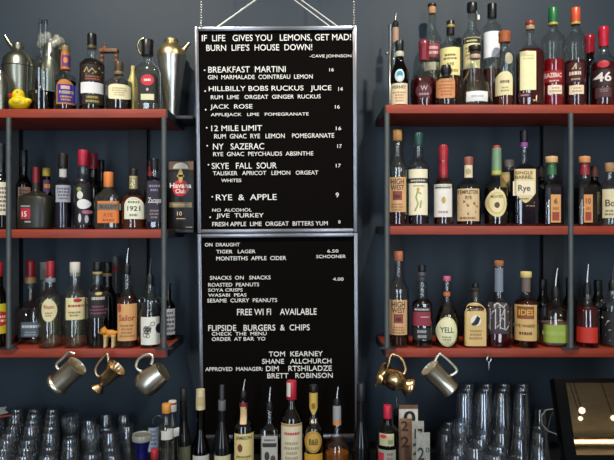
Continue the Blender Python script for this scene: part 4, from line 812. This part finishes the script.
card('grey number card with a seventeen, tallest of the grey cards', 412, 424, 421.5, -.16, '#97958c', 0, [('17', 418.5, 434, 8, 10, '#24221f'), ('2', 417, 449, 8, 12, '#2c2a26')])
card('grey number card with a two, front and lowest', 416, 430, 433, -.21, '#8f9088', 0, [('2', 421, 454, 6.5, 13, '#2c2c2a'), ('0', 427.5, 450, 4, 5, '#4c4c48')])
y = -.2; k = (CAM_D + y) / F; t = thing('jigger_glass', 'cobalt blue glass cup with clear beaded rim on the left counter', 'glass', at(142, y, CZ))
hz = lambda py: CAM_Z - (py - 230) * k - CZ
part('cup', *lathe([(0, 0), (5.5 * k, 0), (5 * k, hz(470)), (6 * k, hz(450)), (8.4 * k, hz(440)), (7.9 * k, hz(440)), (5.4 * k, hz(451)), (4.4 * k, hz(470)), (4 * k, .01), (0, .01)], 28), GL['blue'], t)
part('rim', *lathe([(8 * k, hz(441)), (9.6 * k, hz(440)), (10 * k, hz(437)), (9.4 * k, hz(434)), (8.2 * k, hz(435)), (7.9 * k, hz(440)), (8 * k, hz(441))], 28), GL['frost'], t)
# payment terminal
TZ, TY, BZ, BY = 1.262, -.25, 1.060, -.326
n_up = Vector((0, TY - BY, TZ - BZ)).normalized(); nn = Vector((0, -n_up.z, n_up.y))
sx0 = .8266; cz = Vector((sx0 + .19, (TY + BY) / 2, (TZ + BZ) / 2))
M = Matrix((Vector((1, 0, 0)), -nn, n_up)).transposed().to_4x4(); M.translation = cz
t = thing('payment_terminal', 'black touch screen terminal leaning back at the right edge', 'screen'); t.matrix_world = M
hh = (Vector((0, TY, TZ)) - Vector((0, BY, BZ))).length / 2
part('bezel', *bbox(-.19 - .036, .23, .002, .045, -hh - .03, hh + .016, .004), mat('#040404', .5, spec=.05), t)
scr = mat('#bcb9b2', .02, 1.0, .02, 3)
part('screen', *box(-.19, .19, 0, .003, -hh, hh), scr, t, smooth=False)
sp_ = part('stand', *bbox(-.06, .06, .045, .09, -hh - .03, hh * .3, .004), mat('#101012', .4), t)
part('stand_foot', *[(lambda pc: [M.inverted() @ Vector(v) for v in pc[0]])(bbox(cz.x - .1, cz.x + .1, -.36, -.12, CZ + .0006, CZ + .014)), bbox(0, 1, 0, 1, 0, 1)[1]], mat('#101012', .4), t)
part('stand_post', *[(lambda pc: [M.inverted() @ Vector(v) for v in pc[0]])(bbox(cz.x - .03, cz.x + .03, -.27, -.21, CZ + .012, cz.z - .03)), bbox(0, 1, 0, 1, 0, 1)[1]], mat('#101012', .4), t)
# lamps seen mirrored in the screen
def mirrored(px, py, dist):
    d = Vector(((px - 307) / F, 1, -(py - 230) / F)); t_ = (cz - CAMP).dot(nn) / d.dot(nn); p = CAMP + d * t_; d.normalize()
    return p + (d - 2 * d.dot(nn) * nn) * dist
for i, (px, py, ds, r) in enumerate(((582, 410.5, 3.2, .022), (580.5, 418.5, 3.4, .015), (613.5, 418, 3.4, .018))):
    p = mirrored(px, py, ds)
    t = thing('pendant_lamp', ('large globe', 'small globe', 'mid sized globe')[i] + ' pendant lamp hanging in the room behind the camera', 'lamp', p)
    part('globe', *sphere((0, 0, 0), r), mat('#ffe2b8', .4, emit=12), t)
    part('cord', *tube([(0, 0, r * .95), (0, 0, CEIL - p.z)], .004, 6), mat('#111111', .5), t)
for i, (x, yy, zz, w_) in enumerate(((-2.3, -2.6, 2.5, 'far left'), (-.75, -3.1, 2.65, 'left of middle'), (.55, -2.9, 2.6, 'right of middle'), (2.05, -2.5, 2.55, 'far right'))):
    t = thing('pendant_lamp', 'bright globe pendant lamp %s in the room behind the camera' % w_, 'lamp', (x, yy, zz))
    part('globe', *sphere((0, 0, 0), .05), mat('#ffeed8', .4, emit=45), t)
    part('cord', *tube([(0, 0, .048), (0, 0, CEIL - zz)], .004, 6), mat('#111111', .5), t)
tag(part('charging_plug', *bbox(*[c for c in (P(553.6, 0, -.1).x, P(557, 0, -.1).x, -.108, -.092)], P(0, 404, -.1).z, P(0, 388, -.1).z, .002), mat('#d8d8b8', .5)), 'pale cable plug hooked behind the black terminal', 'plug')
cab = [(555.5, 404), (557, 410), (553, 409), (546, 410), (541.5, 416), (542, 424), (548, 431), (556, 434), (561, 440), (566, 470)]
tag(part('cable', *tube([P(a, b, -.1) for a, b in cab], .0022, 8), mat('#8c8c80', .5)), 'grey looping cable beside the black terminal', 'cable')
cab = [(557, 408), (551, 416), (549, 424), (546, 438), (552, 470)]
tag(part('cable', *tube([P(a, b, -.085) for a, b in cab], .0016, 8), mat('#4a4a48', .5)), 'thin dark cable hanging behind the grey looping cable', 'cable')
t = thing('folded_menu', 'folded grey leaflet with red underside at the far left edge', 'leaflet', at(1, -.0, CZ))
k = CAM_D / F; hz = lambda py: CAM_Z - (py - 230) * k - CZ
part('leaf', [(-10 * k, 0, hz(409)), (5.5 * k, 0, hz(407)), (3.5 * k, 0, hz(410.5)), (7 * k, 0, hz(413)), (-10 * k, 0, hz(417)), (-10 * k, .004, hz(409)), (5.5 * k, .004, hz(407)), (3.5 * k, .004, hz(410.5)), (7 * k, .004, hz(413)), (-10 * k, .004, hz(417))], [[0, 1, 2, 3, 4], [9, 8, 7, 6, 5], [0, 5, 6, 1], [1, 6, 7, 2], [2, 7, 8, 3], [3, 8, 9, 4], [4, 9, 5, 0]], mat('#7c807c', .5), t, smooth=False)
part('red_edge', [(-10 * k, -.001, hz(417)), (10 * k, -.001, hz(415)), (10 * k, -.001, hz(416)), (-10 * k, -.001, hz(419.5)), (-10 * k, .005, hz(417)), (10 * k, .005, hz(415)), (10 * k, .005, hz(416)), (-10 * k, .005, hz(419.5))], [[0, 1, 2, 3], [7, 6, 5, 4], [0, 4, 5, 1], [1, 5, 6, 2], [2, 6, 7, 3], [3, 7, 4, 0]], mat('#8a2c28', .5), t, smooth=False)
part('holder_post', *box(-10 * k, -8 * k, -.004, .008, 0, hz(419)), mat('#202020', .5), t, smooth=False)

# ------------------------------------------------------------------ glassware on the counter
def tumbler(name, r0, r1, h, th=.0022):
    # stored upside down: rim below, heavy base on top
    p = [(0, 0), (r0 * .92, 0), (r0, .003), (r1, h - .001), (r1 - th * .5, h), (r1 - th, h - .001), (r0 - th * .9, .014), (r0 * .5, .011), (0, .010)]
    p = [(r, h - z) for r, z in p]
    return part(name, *lathe(p, 24), GL['glassware'])
def stem(name, h):
    p = [(0, 0), (.032, 0), (.032, .002), (.008, .006), (.004, .012), (.004, h * .5), (.012, h * .54), (.029, h * .66), (.034, h * .8), (.032, h), (.0305, h), (.0325, h * .8), (.0275, h * .67), (.008, h * .56), (0, h * .55)]
    return part(name, *lathe(p, 24), GL['glassware'])
PROTO = {'highball_glass': tumbler('highball_glass', .0255, .033, .150), 'tumbler_glass': tumbler('tumbler_glass', .029, .0345, .100), 'stem_glass': stem('stem_glass', .165), 'beer_glass': tumbler('beer_glass', .025, .0345, .128)}
used = set()
def put(kind, x, y, z, label, group):
    o = PROTO[kind]
    if kind in used: o = o.copy(); COL.objects.link(o)
    used.add(kind); o.location = (x, y, z + .0006); o.rotation_euler = (0, 0, random.random() * 6); tag(o, label, 'glass', group)
WORD = {'highball_glass': 'tall straight clear glass', 'tumbler_glass': 'short clear tumbler', 'stem_glass': 'clear stemmed glass', 'beer_glass': 'tapered clear beer glass'}
rows = 8
for j in range(rows):
    y = .235 - j * .0715
    for i in range(12):
        x = -.655 - .0715 * i - (j * .618 % 1) * .0715 + random.uniform(-.0015, .0015); px = 307 + x * F / (CAM_D + y)
        if px < -12 or px > 128: continue
        if y < -.1 and px > 118: continue
        if px < 62: kind = 'highball_glass' if (i + j) % 4 else 'beer_glass'
        else: kind = 'tumbler_glass' if (i * 3 + j) % 4 < 2 else ('stem_glass' if (i + j) % 5 == 0 else 'beer_glass')
        if -.04 < y < .05 and px < 12: continue
        put(kind, x, y, CZ, WORD[kind] + ' among the packed rows on the left of the counter', WORD[kind] + 's on the left of the counter')
for j in range(rows):
    y = .235 - j * .0715
    for i in range(12):
        x = .50 + .0715 * i + (j * .618 % 1) * .0715 + random.uniform(-.0015, .0015); px = 307 + x * F / (CAM_D + y)
        if px < 436 or px > 558 or (y < 0 and px > 546) or (y < -.15 and px > 535): continue
        if y < -.17 and px < 450: continue
        stacked = y > .06 and 462 < px < 535
        kind = 'tumbler_glass' if stacked else ('beer_glass' if (i + j) % 2 else 'highball_glass' if (i + 2 * j) % 3 == 0 else 'tumbler_glass')
        if px < 462 and not stacked: kind = 'stem_glass' if (i + j) % 3 == 0 else 'tumbler_glass'
        put(kind, x, y, CZ, WORD[kind] + ' among the packed rows on the right of the counter', WORD[kind] + 's on the right of the counter')
        if stacked: put('highball_glass', x, y, CZ + .1012, 'tall clear glass standing on another glass, top layer on the right', 'tall glasses stacked on the right')
bpy.context.view_layer.update()
